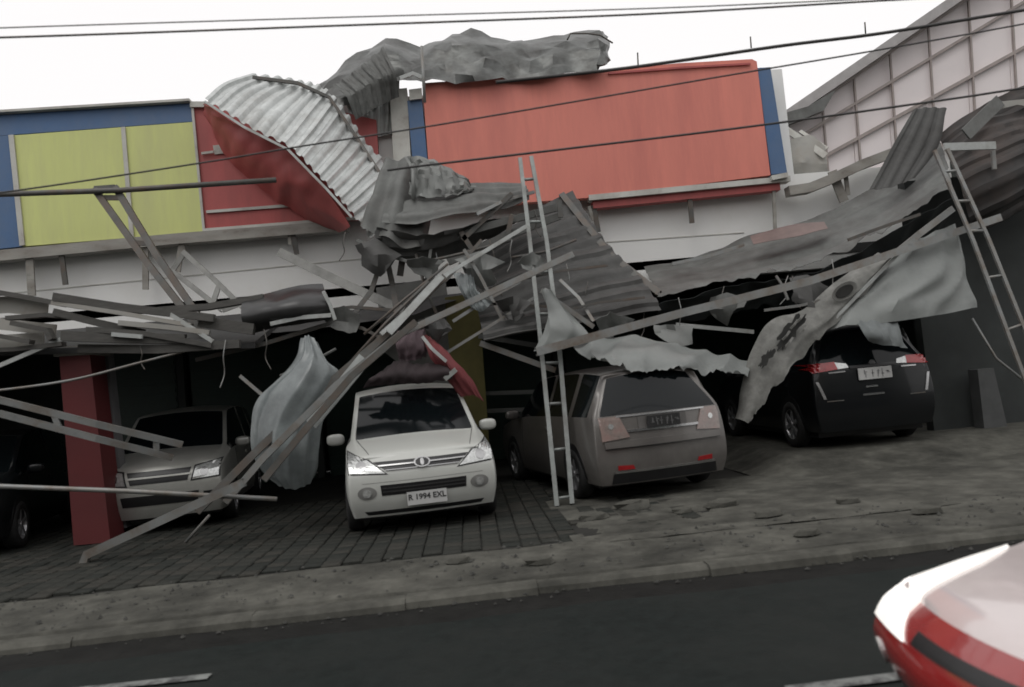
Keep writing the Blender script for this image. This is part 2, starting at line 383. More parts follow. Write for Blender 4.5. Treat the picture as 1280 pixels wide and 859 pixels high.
# ------------------------------------------------------------------ sign boards
sb = empty('sign_board', P(120, 310, 13.75), 'blue, lime and red sign board on the left of the shop wall', 'sign')
Yb = 13.72
slab('blue_panel', [(-180,180), (0,170), (14,169), (28,308), (0,311), (-170,322)], Yb, .16, M_blue, parent=sb)
slab('blue_panel', [(-180,153), (0,143), (239,129), (242,152), (14,168.6), (0,169.6), (-180,179.6)], Yb, .16, M_blue, parent=sb)
slab('lime_panel', [(15,169.5), (153,159), (164,297), (28.5,308)], Yb, .16, M_lime, parent=sb)
slab('lime_panel', [(154,159), (242,152.5), (255,290), (165,297)], Yb, .16, M_lime, parent=sb)
slab('red_panel', [(239.5,129), (258,127), (380,128), (470,150), (478,271), (256,290)], Yb+.01, .16, M_reddk, parent=sb)
for a, b, wp in (((14,169), (28,307), 6), ((154,159), (165,297), 5), ((240,128), (255,289), 3)):
    beam('mullion', [(*a, Yb-.02), (*b, Yb-.02)], M_trim, '', '', wp, .03, 'b', parent=sb)
beam('trim', [(-180,151,Yb-.02), (0,141.5,Yb-.02), (239,127,Yb-.02)], M_trim, '', '', 3, .2, 'b', parent=sb)
beam('trim', [(256,288,Yb-.02), (470,271,Yb-.02)], M_trim, '', '', 4, .05, 'b', parent=sb)
beam('strip', [(258,265,Yb-.02), (415,253,Yb-.02)], M_trim, '', '', 3.5, .03, 'b', parent=sb)
beam('strip', [(238,131,Yb-.04), (256,131,Yb-.04)], M_trim, '', '', 7, .06, 'b', parent=sb)
beam('strip', [(252,192,Yb-.04), (267,190,Yb-.04)], M_trim, '', '', 3, .03, 'b', parent=sb)
slab('label_plate', [(266,182), (283,180), (285,191), (268,193)], Yb-.03, .03, M_trim, parent=sb)
sheet('torn_sign_sheet', [[(256,128,12.95),(305,160,12.85),(362,190,12.8),(408,236,12.75),(440,282,12.75)],
                          [(257,133,13.3),(290,172,13.05),(338,212,13.0),(388,246,13.0),(432,287,13.1)],
                          [(258,140,13.66),(284,192,13.6),(322,232,13.6),(370,262,13.62),(425,289,13.66)]],
      M_reddk, 'torn deep red sheet billowing off the left sign under the bent zinc', 'sign sheet', nz=.05, nf=1.5, th=.008, seed=3, mode='fold')
rb = empty('sign_board', P(740, 250, 13.75), 'large plain red sign board with blue ends, right of the wreckage', 'sign')
slab('red_panel', [(528,104), (640,96), (760,88), (850,79), (940,74), (946,77), (963,219), (740,247), (540,262)], 13.6, .18, M_red, parent=rb)
slab('blue_end', [(509,126), (527.5,124), (539,250), (520,250)], 13.62, .18, M_blue, parent=rb)
slab('blue_end', [(947,85), (963,84), (984,216), (964,218)], 13.63, .5, M_blue, parent=rb)
slab('grey_end', [(487,112), (508.5,110), (516,240), (494,240)], 13.64, .2, M_trim, parent=rb)
slab('label_plate', [(511,112), (527,110), (528,123), (512,125)], 13.55, .05, M_trim, parent=rb)
beam('strip', [(964,223,13.55), (984,219,13.55)], M_trim, '', '', 6, .08, 'b', parent=rb)
beam('fold', [(760,92,13.57), (850,85,13.57), (938,80,13.57)], M_reddk, '', '', 2.5, .03, 'b', parent=rb)

# ------------------------------------------------------------------ bent roof sheets
grp_s = 'torn roof sheets'
sheet('zinc_sheet', [[(256,127,12.7),(305,158,12.6),(360,186,12.5),(408,234,12.4),(440,270,12.3),(462,300,12.3)],
                     [(280,110,13.1),(335,128,13.1),(388,152,13.0),(438,202,12.9),(470,245,12.7),(490,280,12.6)],
                     [(316,97,13.5),(372,103,13.5),(412,120,13.5),(455,178,13.4),(494,226,13.2),(520,262,13.0)]],
      M_zinc, 'bright corrugated zinc sheet bent diagonally across the left sign', 'roof sheet', grp_s, amp=.026, pitch=.2, nz=.035, ku=26, kv=8, seed=1)
beam('gutter_strip', [(316,97,13.3),(372,104,13.3),(412,122,13.3),(450,178,13.2),(472,212,13.0),(498,258,12.8)], M_steeld, 'thin curved edge strip along the top of the bent zinc sheet', 'metal strip', 4, .05, 'b')
beam('gutter_strip', [(256,127,12.62),(305,159,12.52),(360,187,12.42),(408,236,12.32),(440,272,12.22)], M_pale, 'pale torn edge strip along the underside of the bent zinc sheet', 'metal strip', 3, .03, 'b')
sheet('zinc_sheet', [[(428,112,13.9),(465,100,13.9),(500,95,13.9)],[(436,140,13.8),(468,140,13.8),(498,138,13.8)],[(446,176,13.85),(470,172,13.9),(494,166,13.9)]],
      M_zinc, 'small upright zinc piece wedged beside the grey sign end', 'roof sheet', grp_s, amp=.02, pitch=.16, nz=.03, ku=26, kv=8, seed=5)
sheet('rolled_roof_sheet', [[(398,112,14.4),(436,82,14.4),(482,55,14.4),(526,64,14.4),(556,54,14.4),(588,45,14.4),(628,52,14.4),(662,56,14.4),(706,48,14.4),(748,42,14.4),(758,48,14.5)],
                     [(406,120,14.0),(442,98,13.95),(484,70,13.9),(526,78,14.0),(556,68,13.85),(588,62,13.8),(628,66,14.0),(662,68,13.8),(706,62,13.9),(748,56,13.8),(759,62,14.0)],
                     [(414,130,13.7),(448,112,13.75),(488,88,13.75),(528,90,13.6),(558,84,13.75),(590,84,13.55),(628,82,13.75),(662,86,13.6),(706,78,13.7),(748,74,13.5),(758,78,13.7)],
                     [(420,138,13.6),(455,128,13.6),(502,106,13.55),(530,107,13.5),(560,107,13.55),(592,107,13.45),(628,104,13.55),(662,103,13.5),(706,97,13.55),(746,92,13.4),(756,86,13.5)]],
      M_zincb, 'long dark roof sheet crumpled over the top of the red sign board', 'roof sheet', grp_s, nz=.07, nf=1.4, ku=3, kv=3, seed=5, lin=2, facet=.05)
sheet('roof_flap', [[(420,112,13.6),(452,88,13.5),(482,62,13.4)],[(436,124,13.4),(468,104,13.3),(496,92,13.2)],[(446,150,13.5),(472,134,13.4),(498,120,13.4)]],
      M_zincm, 'greenish grey flap folded down at the left end of the crumpled top sheet', 'roof sheet', grp_s, amp=.018, pitch=.18, nz=.05, nf=1.6, ku=30, kv=8, seed=27, lin=2, facet=.006)
beam('edge_strip', [(500,98,13.2),(516,92,13.2),(528,97,13.2)], M_pale, 'bright bent strip at the notch between crumpled top sheet and grey sign end', 'metal strip', 5, .03, 'b')
beam('bent_rod', [(709,50,13.5),(713,42,13.5),(735,42,13.5),(750,44,13.5),(766,54,13.5)], M_steeld, 'thin bent rod poking from the rolled sheet top', 'rod', 2.2, .03, 'o')
beam('thin_pole', [(527,58,13.1),(531,128,13.1)], M_steel, 'thin upright pole in front of the rolled dark sheet', 'pole', 4, .04, 'o')
for x, y0, y1, s in ((797,66,90,'left'), (938,46,60,'middle'), (1081,28,42,'right')):
    beam('thin_pole', [(x,y0,13.9),(x+1,y1,13.9)], M_steeld, 'short thin mast standing above the red sign, %s of three' % s, 'pole', 2, .02, 'o', group='short masts above the sign')
# crumpled heap in the middle
M_zdull = mat('dull zinc', (.22,.23,.22), .5, .25, 4, metal=.3, dirt=(.12,.12,.115), dscale=2)
sheet('crumpled_sheet', [[(498,238,12.5),(545,243,12.4),(600,240,12.35),(655,237,12.4)],[(486,262,12.0),(540,262,11.95),(600,254,11.95),(660,247,12.1)],[(478,284,11.75),(535,284,11.7),(595,272,11.7),(662,256,11.9)]],
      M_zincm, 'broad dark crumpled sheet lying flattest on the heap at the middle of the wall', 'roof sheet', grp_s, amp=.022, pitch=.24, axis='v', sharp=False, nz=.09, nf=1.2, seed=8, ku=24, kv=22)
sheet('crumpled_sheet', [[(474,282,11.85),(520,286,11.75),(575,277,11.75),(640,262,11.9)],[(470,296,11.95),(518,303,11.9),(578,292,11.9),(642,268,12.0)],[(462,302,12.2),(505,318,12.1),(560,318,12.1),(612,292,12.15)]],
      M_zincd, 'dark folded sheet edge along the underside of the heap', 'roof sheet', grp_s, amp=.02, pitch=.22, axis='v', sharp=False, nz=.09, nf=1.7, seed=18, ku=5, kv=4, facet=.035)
sheet('crumpled_sheet', [[(486,206,12.5),(504,203,12.35),(522,205,12.45),(538,212,12.55)],[(470,246,12.2),(492,244,12.05),(516,246,12.05),(540,252,12.2)],[(452,286,12.0),(478,298,11.8),(504,312,11.75),(530,312,11.9)]],
      M_zincm, 'pleated dark sheet fanning down below the bright bent zinc', 'roof sheet', grp_s, amp=.055, pitch=.36, axis='u', sharp=False, nz=.07, nf=1.6, ku=26, kv=16, seed=14)
sheet('crumpled_sheet', [[(512,204,12.2),(530,204,12.1),(556,221,12.1),(588,243,12.2)],[(516,224,12.0),(536,224,11.95),(560,236,11.95),(588,247,12.1)],[(512,248,11.9),(534,250,11.85),(560,250,11.9),(586,250,12.0)]],
      M_zdull, 'small paler crumpled sheet in front of the red sign corner', 'roof sheet', grp_s, amp=.02, pitch=.2, sharp=False, nz=.08, nf=1.6, ku=6, kv=5, seed=4, facet=.03)
beam('edge_strip', [(529,203,11.95),(556,219,11.95),(586,243,12.05)], M_pale, 'pale edge strip of the small crumpled sheet by the red sign', 'metal strip', 4, .03, 'b')
beam('thin_rod', [(516,205,11.85),(517,250,11.8)], M_zdull, 'short upright rod standing in the crumpled heap', 'rod', 5, .03, 'o')
# big collapsed corrugated roof in the middle
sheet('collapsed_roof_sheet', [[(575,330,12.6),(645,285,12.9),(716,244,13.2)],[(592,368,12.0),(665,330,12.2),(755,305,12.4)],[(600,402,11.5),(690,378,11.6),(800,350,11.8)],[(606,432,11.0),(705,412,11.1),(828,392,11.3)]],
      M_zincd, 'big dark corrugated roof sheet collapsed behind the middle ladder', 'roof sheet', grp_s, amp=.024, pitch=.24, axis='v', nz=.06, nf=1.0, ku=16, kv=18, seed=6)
beam('edge_truss', [(702,243,13.0),(762,318,12.2),(824,367,11.6)], M_steeld, 'dark steel edge bar down the right side of the collapsed roof sheet', 'steel bar', 8, .06)
rt = empty('roof_truss', P(620, 290, 11.9), 'short grey roof truss leaning over the crumpled sheet behind the ladder', 'truss')
beam('chord', [(538,303,11.8),(620,280,11.8),(702,258,11.9)], M_zincm, '', '', 9, .06, parent=rt)
beam('chord', [(560,328,11.8),(630,296,11.8),(700,270,11.9)], M_zincm, '', '', 9, .06, parent=rt)
for a, b in (((578,300),(640,242)), ((634,296),(640,268)), ((699,250),(701,272)), ((590,312),(576,290))):
    beam('web', [(*a,11.74), (*b,11.74)], M_steeld, '', '', 6, .04, 'b', parent=rt)
# right-hand canopy: a long grey sweep
sheet('canopy_sheet', [[(806,340,13.8),(880,324,13.7),(945,298,13.6),(1012,281,13.5),(1075,250,13.4),(1122,222,13.3),(1178,182,13.1)],
                       [(812,352,13.0),(888,340,12.9),(950,324,12.8),(1012,306,12.7),(1078,280,12.6),(1132,250,12.5),(1186,208,12.3)],
                       [(822,374,11.8),(896,358,11.8),(955,347,11.8),(1015,333,11.7),(1078,306,11.7),(1136,272,11.6),(1192,236,11.6)]],
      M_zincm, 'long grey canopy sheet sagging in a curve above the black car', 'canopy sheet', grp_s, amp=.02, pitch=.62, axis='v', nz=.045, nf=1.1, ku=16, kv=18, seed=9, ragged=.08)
sheet('canopy_lining', [[(822,376,11.83),(896,360,11.83),(955,350,11.83),(1015,336,11.75),(1078,309,11.75),(1136,276,11.65),(1185,245,11.65)],
                        [(818,392,12.1),(894,376,12.1),(958,364,12.1),(1018,350,12.0),(1082,328,12.0),(1132,304,12.0),(1178,272,12.0)],
                        [(815,408,12.3),(890,394,12.3),(960,380,12.3),(1022,372,12.3),(1084,348,12.3),(1130,326,12.3),(1172,300,12.3)]],
      mat('black lining', (.022,.026,.026), .8, .4, 3), 'black ragged lining hanging under the curved canopy sheet', 'lining', nz=.07, nf=1.5, folds=9, ragged=.16, seed=10, mode='fold')
sheet('brown_sheet', [[(938,298,12.7),(985,285,12.6),(1030,280,12.5)],[(942,308,12.3),(990,300,12.2),(1035,290,12.2)]],
      mat('brownish sheet', (.16,.115,.105), .6, .25, 4), 'narrow brownish sheet lying on the canopy by the wall', 'roof sheet', grp_s, nz=.03, seed=11)
sheet('upright_sheet', [[(1140,140,12.6),(1158,137,12.6),(1181,138,12.6)],[(1114,184,12.4),(1138,184,12.4),(1170,186,12.4)],[(1086,240,12.3),(1112,236,12.2),(1142,226,12.2)]],
      M_zincd, 'dark roof sheet standing upright beside the top of the right ladder', 'roof sheet', grp_s, amp=.012, pitch=.2, nz=.05, seed=12)
sheet('brown_roof_wreck', [[(1176,180,12.8),(1225,140,12.7),(1262,124,12.7),(1330,110,12.7)],[(1196,215,12.2),(1236,195,12.0),(1276,180,12.0),(1335,165,12.0)],[(1206,256,12.0),(1240,236,11.8),(1285,214,11.8),(1340,205,11.8)],[(1208,290,12.2),(1246,276,12.0),(1290,255,12.0),(1345,240,12.0)]],
      mat('rusty dark roof', (.032,.03,.029), .75, .4, 3, dirt=(.065,.048,.041), dscale=1.2), 'brown rusty roof wreck folded at the far right under the gable', 'roof sheet', grp_s, amp=.02, pitch=.25, axis='v', nz=.11, nf=.9, ku=20, kv=18, seed=13)
beam('flat_batten', [(1207,168,11.9),(1250,126,12.2)], M_zincm, 'broad grey batten slanting at the foot of the pinkish gable', 'batten', 17, .03, 'b')
beam('white_batten', [(1180,184,11.5),(1244,182,11.5)], M_pale, 'short white batten across the top of the right ladder', 'batten', 10, .04, 'b')
slab('broken_board', [(1250,127), (1300,122), (1300,136), (1272,131), (1252,136)], 12.2, .02, M_woodl, 'white broken board at the right edge beneath the gable', 'board')
beam('hanging_stub', [(1241,188,11.6),(1243,212,11.6)], M_steel, 'pale stub hanging below the white batten end', 'stub', 5, .04, 'b')
slab('teal_post', [(1204,196), (1226,192), (1236,285), (1212,292)], 12.9, .2, mat('teal paint', (.035,.075,.09), .6, .3, 4), 'dark teal post behind the top of the right ladder', 'post')

# ------------------------------------------------------------------ neighbour's gable
nb = empty('gable_building', P(1150, 240, 16.5), 'neighbouring building with pinkish gable panels and brown girts', 'building')
M_girt = mat('brown girt', (.33,.285,.265), .6, .2, 5)
Yn = 16.5
def lerp(a, b, t): return (a[0]+(b[0]-a[0])*t, a[1]+(b[1]-a[1])*t)
top = ((975,158), (1480,-190)); b1 = ((975,186), (1480,-118)); b2 = ((975,226), (1480,-50)); b3 = ((975,262), (1480,60))
def xcut(seg, x): t = (x-seg[0][0])/(seg[1][0]-seg[0][0]); return (x, lerp(*seg, t)[1])
xs = [978, 1027, 1067, 1112, 1160, 1210, 1262, 1330, 1400, 1478]
for (sa, sb2) in ((top, b1), (b1, b2), (b2, b3)):
    for i in range(len(xs)-1):
        x0, x1 = xs[i]+.6, xs[i+1]-.6
        sh = 6
        q = [xcut(sa, x0), xcut(sa, x1), xcut(sb2, x1), xcut(sb2, x0)]
        q = [(q[0][0], q[0][1]+.6), (q[1][0], q[1][1]+.6), (q[2][0]+4, q[2][1]-.6), (q[3][0]+4, q[3][1]-.6)]
        slab('panel', q, Yn+random.uniform(-.02, .02), .06, M_pink, parent=nb)
for seg, wp in ((b1, 3.6), (b2, 4.2), (b3, 5)):
    beam('girt', [(*seg[0], Yn-.06), (*seg[1], Yn-.06)], M_girt, '', '', wp, .08, 'b', parent=nb)
for x in xs[1:]:
    a = xcut(top, x); b = xcut(b3, x+10)
    beam('stud', [(*a, Yn-.08), (*b, Yn-.08)], M_girt, '', '', 2.3, .05, 'b', parent=nb)
for dy, wp, mm, dd in ((-3, 12, mat('pale verge', (.36,.345,.34), .6, .15, 4), .5), (6, 4, M_girt, .1)):
    beam('verge', [(975, 154+dy, Yn-.1-dd/4), (1480, -194+dy, Yn-.1-dd/4)], mm, '', '', wp, dd, 'b', parent=nb)
slab('low_roof', [(966,150), (985,140), (1010,133), (1045,112), (1030,138), (985,156), (970,158)], Yn-.5, .2, M_zincm, parent=nb)
slab('rear_wall', [(975,262), (1480,60), (1500,500), (990,380)], Yn+.3, .2, M_white, parent=nb)
for i, (a, b, wp) in enumerate((((980,160),(1032,195),9), ((984,182),(1030,208),8), ((978,200),(1024,216),10), ((1000,164),(1034,186),5))):
    beam('fallen_batten', [(*a,14.6+i*.1), (*b,14.2+i*.1)], M_trim, 'pale loose slat fallen against the blue sign end, %s of four' % ('topmost', 'second from top', 'lowest', 'shortest')[i], 'slat', wp, .02, 'b', group='pale loose slats by the sign end')
sheet('torn_board', [[(988,175,14.4),(1012,170,14.4),(1030,185,14.4)],[(984,205,14.3),(1008,204,14.2),(1032,206,14.3)],[(986,226,14.4),(1010,222,14.3),(1034,214,14.4)]],
      M_woodl, 'pale torn board crumpled between the red sign and the gable', 'board', nz=.02, nf=1.2, seed=15, lin=2, ku=4, kv=4, facet=.012)

# right-hand pier (closes the forecourt)
pier = empty('side_building', (9.4, 12.6, 0), 'dark grey side wall closing the forecourt on the far right', 'wall')
M_pier = mat('grimy dark wall', (.04,.045,.044), .8, .3, 1.2, dirt=(.026,.03,.028), dscale=.8)
V0 = G(1212, 560); xw = V0.x
MB().box((7.45, 12.6, -.04), (14, 12.8, 4.3)).build('wall', M_pier, pier)
slab('grey_post', [(1222,462), (1242,460), (1262,545), (1232,548)], 12.2, .25, mat('grey post', (.085,.088,.088), .8, .2, 3), parent=pier)
beam('pipe', [(1215,398,12.3),(1245,448,12.2),(1300,492,12.1)], M_steel, '', '', 3.5, .04, 'o', parent=pier)

# ------------------------------------------------------------------ added shop row (unseen behind the camera; shades the cars, mirrored in their glass)
M_row = [mat('row plaster %s' % k, c, .85, .15, 1.5) for k, c in (('ochre', (.22,.19,.14)), ('grey', (.19,.19,.185)), ('green', (.14,.17,.15)))]
x = -24
for i, (wd, ht) in enumerate(((9, 8.5), (7, 9.5), (8, 8.2), (8.5, 9.2), (7.5, 8.6), (9, 9.4))):
    h = empty('shade_shophouse', (x+wd/2, -10, 0), ('ochre', 'grey', 'green')[i % 3]+' shop house added across the road behind the camera to shade the cars, '+('with six', 'with tall', 'with wide', 'with narrow', 'with small', 'with many')[i]+' upper windows', 'building', group='added shophouses across the road')
    MB().box((x, -19, -.13), (x+wd-.05, -10, ht)).build('wall', M_row[i % 3], h)
    MB().box((x-.05, -19.2, ht), (x+wd, -9.6, ht+.25)).build('roof', M_zincd, h)
    MB().box((x+.1, -10, 3.0), (x+wd-.15, -8.6, 3.12)).build('awning', M_zincd, h)
    for k in range(3):
        q = x+.6+k*(wd-1)/3
        MB().box((q, -10.0, 4.4), (q+(wd-1)/3-.5, -9.93, 6.0)).build('window', M_shut, h)
        MB().box((q, -10.0, -.1), (q+(wd-1)/3-.3, -9.94, 2.7)).build('shutter', M_zincm, h)
    x += wd
# ------------------------------------------------------------------ pillars
def pillar(name, label, pxs, Y, th, m, cap=None):
    r = empty(name, P((pxs[2][0]+pxs[3][0])/2, (pxs[2][1]+pxs[3][1])/2, Y), label, 'pillar')
    slab('shaft', pxs, Y, th, m, parent=r)
    if cap: slab('cap', cap, Y-.03, th+.06, M_ledge, parent=r)
    return r
M_pil = mat('red pillar paint', (.125,.019,.02), .7, .25, 3, dirt=(.085,.018,.019), dscale=1.5)
pb = G(112, 681)
pillar('red_pillar', 'red square pillar between the dark car and the silver car', [(74,444), (112,442), (138,678), (92,682)], pb.y, .45, M_pil, [(66,434), (116,431), (117,443), (67,446)])
pillar('grey_pillar', 'slim grey pillar just right of the red pillar', [(114,440), (134,438), (158,660), (138,662)], pb.y+.5, .2, mat('grey pillar paint', (.15,.148,.152), .7, .2, 3), [(108,432), (137,430), (138,438), (109,440)])
pillar('yellow_pillar', 'olive yellow painted pillar behind the white car', [(556,372), (598,366), (612,560), (572,565)], 13.2, .4, mat('olive paint', (.12,.105,.03), .65, .25, 2.5))
slab('grey_panel', [(470,360), (556,345), (575,480), (560,500), (480,440)], 13.6, .15, mat('grey plaster', (.2,.2,.19), .8, .25, 2), 'grey plaster panel behind the crossing beams over the white car', 'panel')
# inner rails seen in the dark bay right of the white car
for k, (a, b, wp, lb) in enumerate((((604,492),(688,489),5,'upper'), ((604,514),(682,511),5,'lower'))):
    beam('wall_rail', [(*a,13.6),(*b,13.6)], M_zincm, '%s grey rail in the dark bay between the two light cars' % lb, 'rail', wp, .05, 'b', group='rails in the dark bay')

# ------------------------------------------------------------------ fallen steel: beams, ladders, trusses
def frame(name, label, cat, A, B, rungs, wp=6, depth=.04, m=M_pale, prof='b', rw=4, group=None):
    """two rails (each a list of (px,py,Y)) and rungs given as pairs of rail fractions"""
    mid = P(*A[-1]); r = empty(name, mid, label, cat, group)
    def at(R, t):
        n = len(R)-1; i = min(int(t*n), n-1); q = t*n-i; return tuple(R[i][k]+(R[i+1][k]-R[i][k])*q for k in range(3))
    beam('rail', A, m, '', '', wp, depth, prof, parent=r); beam('rail', B, m, '', '', wp, depth, prof, parent=r)
    for ta, tb in rungs: 
        a, b = at(A, ta), at(B, tb); beam('rung', [a, b], m, '', '', rw, depth*.7, 'o' if prof == 'b' and rw < 5 else 'b', parent=r)
    return r
lg = G(695, 633); lg2 = G(715, 631)
frame('ladder', 'tall grey metal ladder leaning in the middle beside the white car', 'ladder',
      [(650,198,11.9),(662,300,11.5),(675,420,11.0),(696,633,lg.y)], [(664,196,11.9),(683,300,11.5),(698,420,11.0),(715,630,lg2.y)],
      [(t, t) for t in (.088, .26, .444, .59, .72, .80, .89, .985)], 5.2, .05, mat('ladder steel', (.27,.29,.28), .5, .2, 5, metal=.3, dirt=(.17,.17,.16), dscale=3))
frame('ladder', 'pale metal ladder leaning at the far right under the white batten', 'ladder',
      [(1168,188,11.3),(1216,300,11.1),(1284,482,10.8),(1320,570,10.6)], [(1184,186,11.3),(1236,300,11.1),(1304,470,10.8),(1345,560,10.6)],
      [(t, t) for t in (.08, .19, .30, .42, .54, .66, .8)], 4.6, .04, M_steel)
frame('fallen_scaffold', 'narrow dark steel frame propped against the lime sign', 'frame',
      [(118,236,12.4),(185,330,12.0),(262,428,11.5)], [(144,234,12.4),(195,318,12.0),(246,392,11.7)],
      [(.0, .0), (.36, .42), (.06, .08)], 8, .06, M_steeld, 'c', 6)
frame('fallen_scaffold', 'short grey steel frame fallen on the white wall below the lime sign', 'frame',
      [(229,315,12.6),(265,347,12.4),(303,384,12.2)], [(214,338,12.6),(245,362,12.4),(278,388,12.2)],
      [(.02, .02), (.62, .82), (.95, 1)], 6, .05, mat('grey steel', (.26,.26,.245), .55, .25, 5), 'c', 6)
frame('roof_truss', 'twin chord truss lying across the dark car and the silver car', 'truss',
      [(-120,470,10.3),(0,500,10.3),(120,530,10.5),(228,556,10.9)], [(-120,492,10.3),(0,517,10.3),(120,548,10.5),(216,572,10.9)],
      [(.52, .54), (.9, .93), (.28, .3)], 8, .05, M_steel, 'c', 7)
gb = G(108, 702)
BE = [ # name, pts, wpx, depth, prof, mat, label, cat
 ('steel_beam', [(104,708,gb.y),(109,693,gb.y),(190,656,gb.y-.1),(305,603,gb.y-.2)], 10, .07, 'c', M_steel, 'grey steel beam resting its hooked end on the paving at left', 'beam'),
 ('steel_beam', [(246,640,10.1),(320,565,10.3),(400,489,10.5),(470,430,10.7),(556,346,10.9)], 9, .07, 'c', M_steeld, 'dark steel beam, uppermost of the bundle over the plastic sheet', 'beam'),
 ('steel_beam', [(282,628,9.95),(330,572,10.0),(420,482,10.1),(500,418,10.2),(716,318,10.6)], 8, .07, 'c', M_steel, 'long grey steel beam rising from the plastic sheet to the middle ladder', 'beam'),
 ('steel_beam', [(330,600,9.85),(375,545,9.9),(440,470,10.0),(520,402,10.1)], 8, .06, 'c', M_steeld, 'dark steel beam, lowest of the bundle over the plastic sheet', 'beam'),
 ('flat_bar', [(486,416,10.5),(552,345,10.8)], 9, .03, 'b', M_pale, 'pale flat bar above the white car roof in the bundle', 'bar'),
 ('flat_bar', [(476,418,10.6),(530,370,11.0),(560,342,11.2),(658,283,11.4)], 5, .03, 'b', M_pale, 'thin pale bar running up to the middle ladder', 'bar'),
 ('pale_board', [(388,530,10.2),(420,492,10.25),(456,448,10.3)], 17, .03, 'b', mat('grey board', (.40,.42,.41), .6, .2, 5), 'wide pale grey board tucked under the beam bundle', 'board'),
 ('steel_pipe', [(-100,605,9.7),(0,608,9.7),(160,614,9.75),(346,624,9.8)], 6, .05, 'o', M_steel, 'level grey pipe crossing before the red pillar', 'pipe'),
 ('thin_rod', [(232,678,10.0),(262,644,10.0)], 3.5, .03, 'o', M_steel, 'short thin rod standing on the paving below the silver car', 'rod'),
 ('thin_rod', [(-40,478,10.8),(0,457,10.8),(80,423,10.9)], 5, .03, 'b', M_pale, 'thin pale rod slanting in front of the board pile at the left edge', 'rod'),
 ('thin_rod', [(213,393,10.9),(266,427,10.9)], 5, .03, 'b', M_pale, 'pale rod end at the foot of the dark steel frame', 'rod'),
 ('steel_pole', [(-60,245,12.3),(0,243,12.3),(150,238,12.3),(345,225,12.3)], 7, .06, 'o', M_steeld, 'dark level pole across the lime and red sign', 'pole'),
 ('steel_beam', [(349,315,12.6),(420,350,12.4),(505,389,12.0)], 11, .06, 'c', mat('grey steel', (.26,.26,.245)), 'grey steel beam slanting down the white wall to the bundle', 'beam'),
 ('thin_rod', [(483,308,12.0),(464,364,11.9),(440,396,11.8)], 6, .03, 'b', M_steeld, 'left leg of the inverted V of dark rods', 'rod'),
 ('thin_rod', [(481,312,12.0),(491,358,12.0),(496,392,11.9)], 7, .03, 'b', M_steeld, 'right leg of the inverted V of dark rods', 'rod'),
 ('thin_rod', [(504,318,12.1),(500,345,12.1)], 8, .03, 'b', M_steeld, 'short dark stub right of the inverted V of rods', 'rod'),
 ('thin_rod', [(580,312,11.3),(600,345,11.3),(635,413,11.3)], 4, .03, 'b', M_steel, 'thin grey rod dangling over the olive pillar', 'rod'),
 ('steel_beam', [(598,420,12.2),(682,434,12.2)], 6, .05, 'c', M_zincm, 'dim upper crosswise beam left of the middle ladder', 'beam'),
 ('steel_beam', [(600,429,11.2),(694,463,11.2)], 7, .05, 'c', M_steel, 'pale lower crosswise beam left of the middle ladder', 'beam'),
 ('thin_rod', [(676,363,11.0),(742,409,11.0)], 6, .04, 'b', M_steel, 'short grey rod right of the middle ladder above the torn cloth', 'rod'),
 ('thin_rod', [(845,406,11.9),(942,415,11.9)], 5, .04, 'b', M_pale, 'thin pale rod in the dark under the curved canopy', 'rod'),
 ('steel_beam', [(670,440,10.2),(850,392,10.6),(1010,352,10.9),(1112,318,11.2),(1250,272,11.4)], 10, .07, 'c', M_steel, 'longest grey beam, from the middle ladder to the right ladder', 'beam'),
 ('thin_rod', [(1118,318,11.3),(1150,292,11.3),(1191,261,11.4)], 8, .04, 'b', M_steel, 'short pale bar above the white tarp by the right ladder', 'bar'),
 ('thin_rod', [(945,497,11.1),(1030,412,11.2),(1122,318,11.3)], 4, .03, 'b', M_pale, 'thin pale rod along the edge of the torn insulation panel', 'rod'),
 ('thin_rod', [(604,352,11.6),(612,380,11.6)], 4, .02, 'b', M_steel, 'tiny bent bar hanging by the olive pillar', 'rod'),
 ('thin_rod', [(380,392,11.5),(440,384,11.6),(492,388,11.7)], 4, .04, 'b', M_steeld, 'dark level rod at the bottom edge of the white wall', 'rod'),
 ('thin_rod', [(245,450,11.5),(330,430,11.3),(420,402,11.3)], 5, .04, 'b', M_steeld, 'dark rod slanting under the bent black panel', 'rod'),
]
for nm, pts, wp, dp, pf, m, lb, ct in BE: beam(nm, pts, m, lb, ct, wp, dp, pf)
# sagging cable from the left
def cable(name, pts, r, label, k=10, m=None):
    q = cr([P(*p) for p in pts], k)
    return tag(MB().sweep(q, circ(r, 6)).build(name, m or M_wire, smooth=True), label, 'cable', 'loose and overhead cables')
cable('loose_cable', [(-60,493,10.6),(0,488,10.6),(90,475,10.7),(180,452,10.8),(266,430,11)], .018, 'pale loose cable sagging across the red pillar', m=M_steel)
cable('power_line', [(-200,43,6),(0,35,6),(400,22.5,6),(800,11,6),(1060,0,6),(1400,-16,6)], .0055, 'upper of two thin power lines across the white sky', m=M_steeld)
cable('power_line', [(-200,50,6.2),(0,47,6.2),(400,33,6.2),(800,18,6.2),(1100,1,6.2),(1400,-16,6.2)], .009, 'lower of two thin power lines across the white sky', m=M_steeld)
cable('power_line', [(-200,262,7),(0,241,7),(250,204,7),(370,184,7),(530,159,7),(690,132,7),(900,96,7),(1090,64,7),(1280,30,7),(1480,-8,7)], .008, 'power line rising from the lime sign over the red board to the gable')
cable('power_line', [(484,213,7.2),(530,207,7.2),(700,187,7.2),(940,158,7.2),(1180,125,7.2),(1280,110,7.2),(1480,80,7.2)], .011, 'power line low across the red board and the foot of the gable')
cable('power_line', [(620,103,7.4),(760,88,7.4),(850,76,7.4),(980,57,7.4),(1100,42,7.4),(1235,20,7.4),(1480,-20,7.4)], .017, 'thick power line skimming the top of the red board')

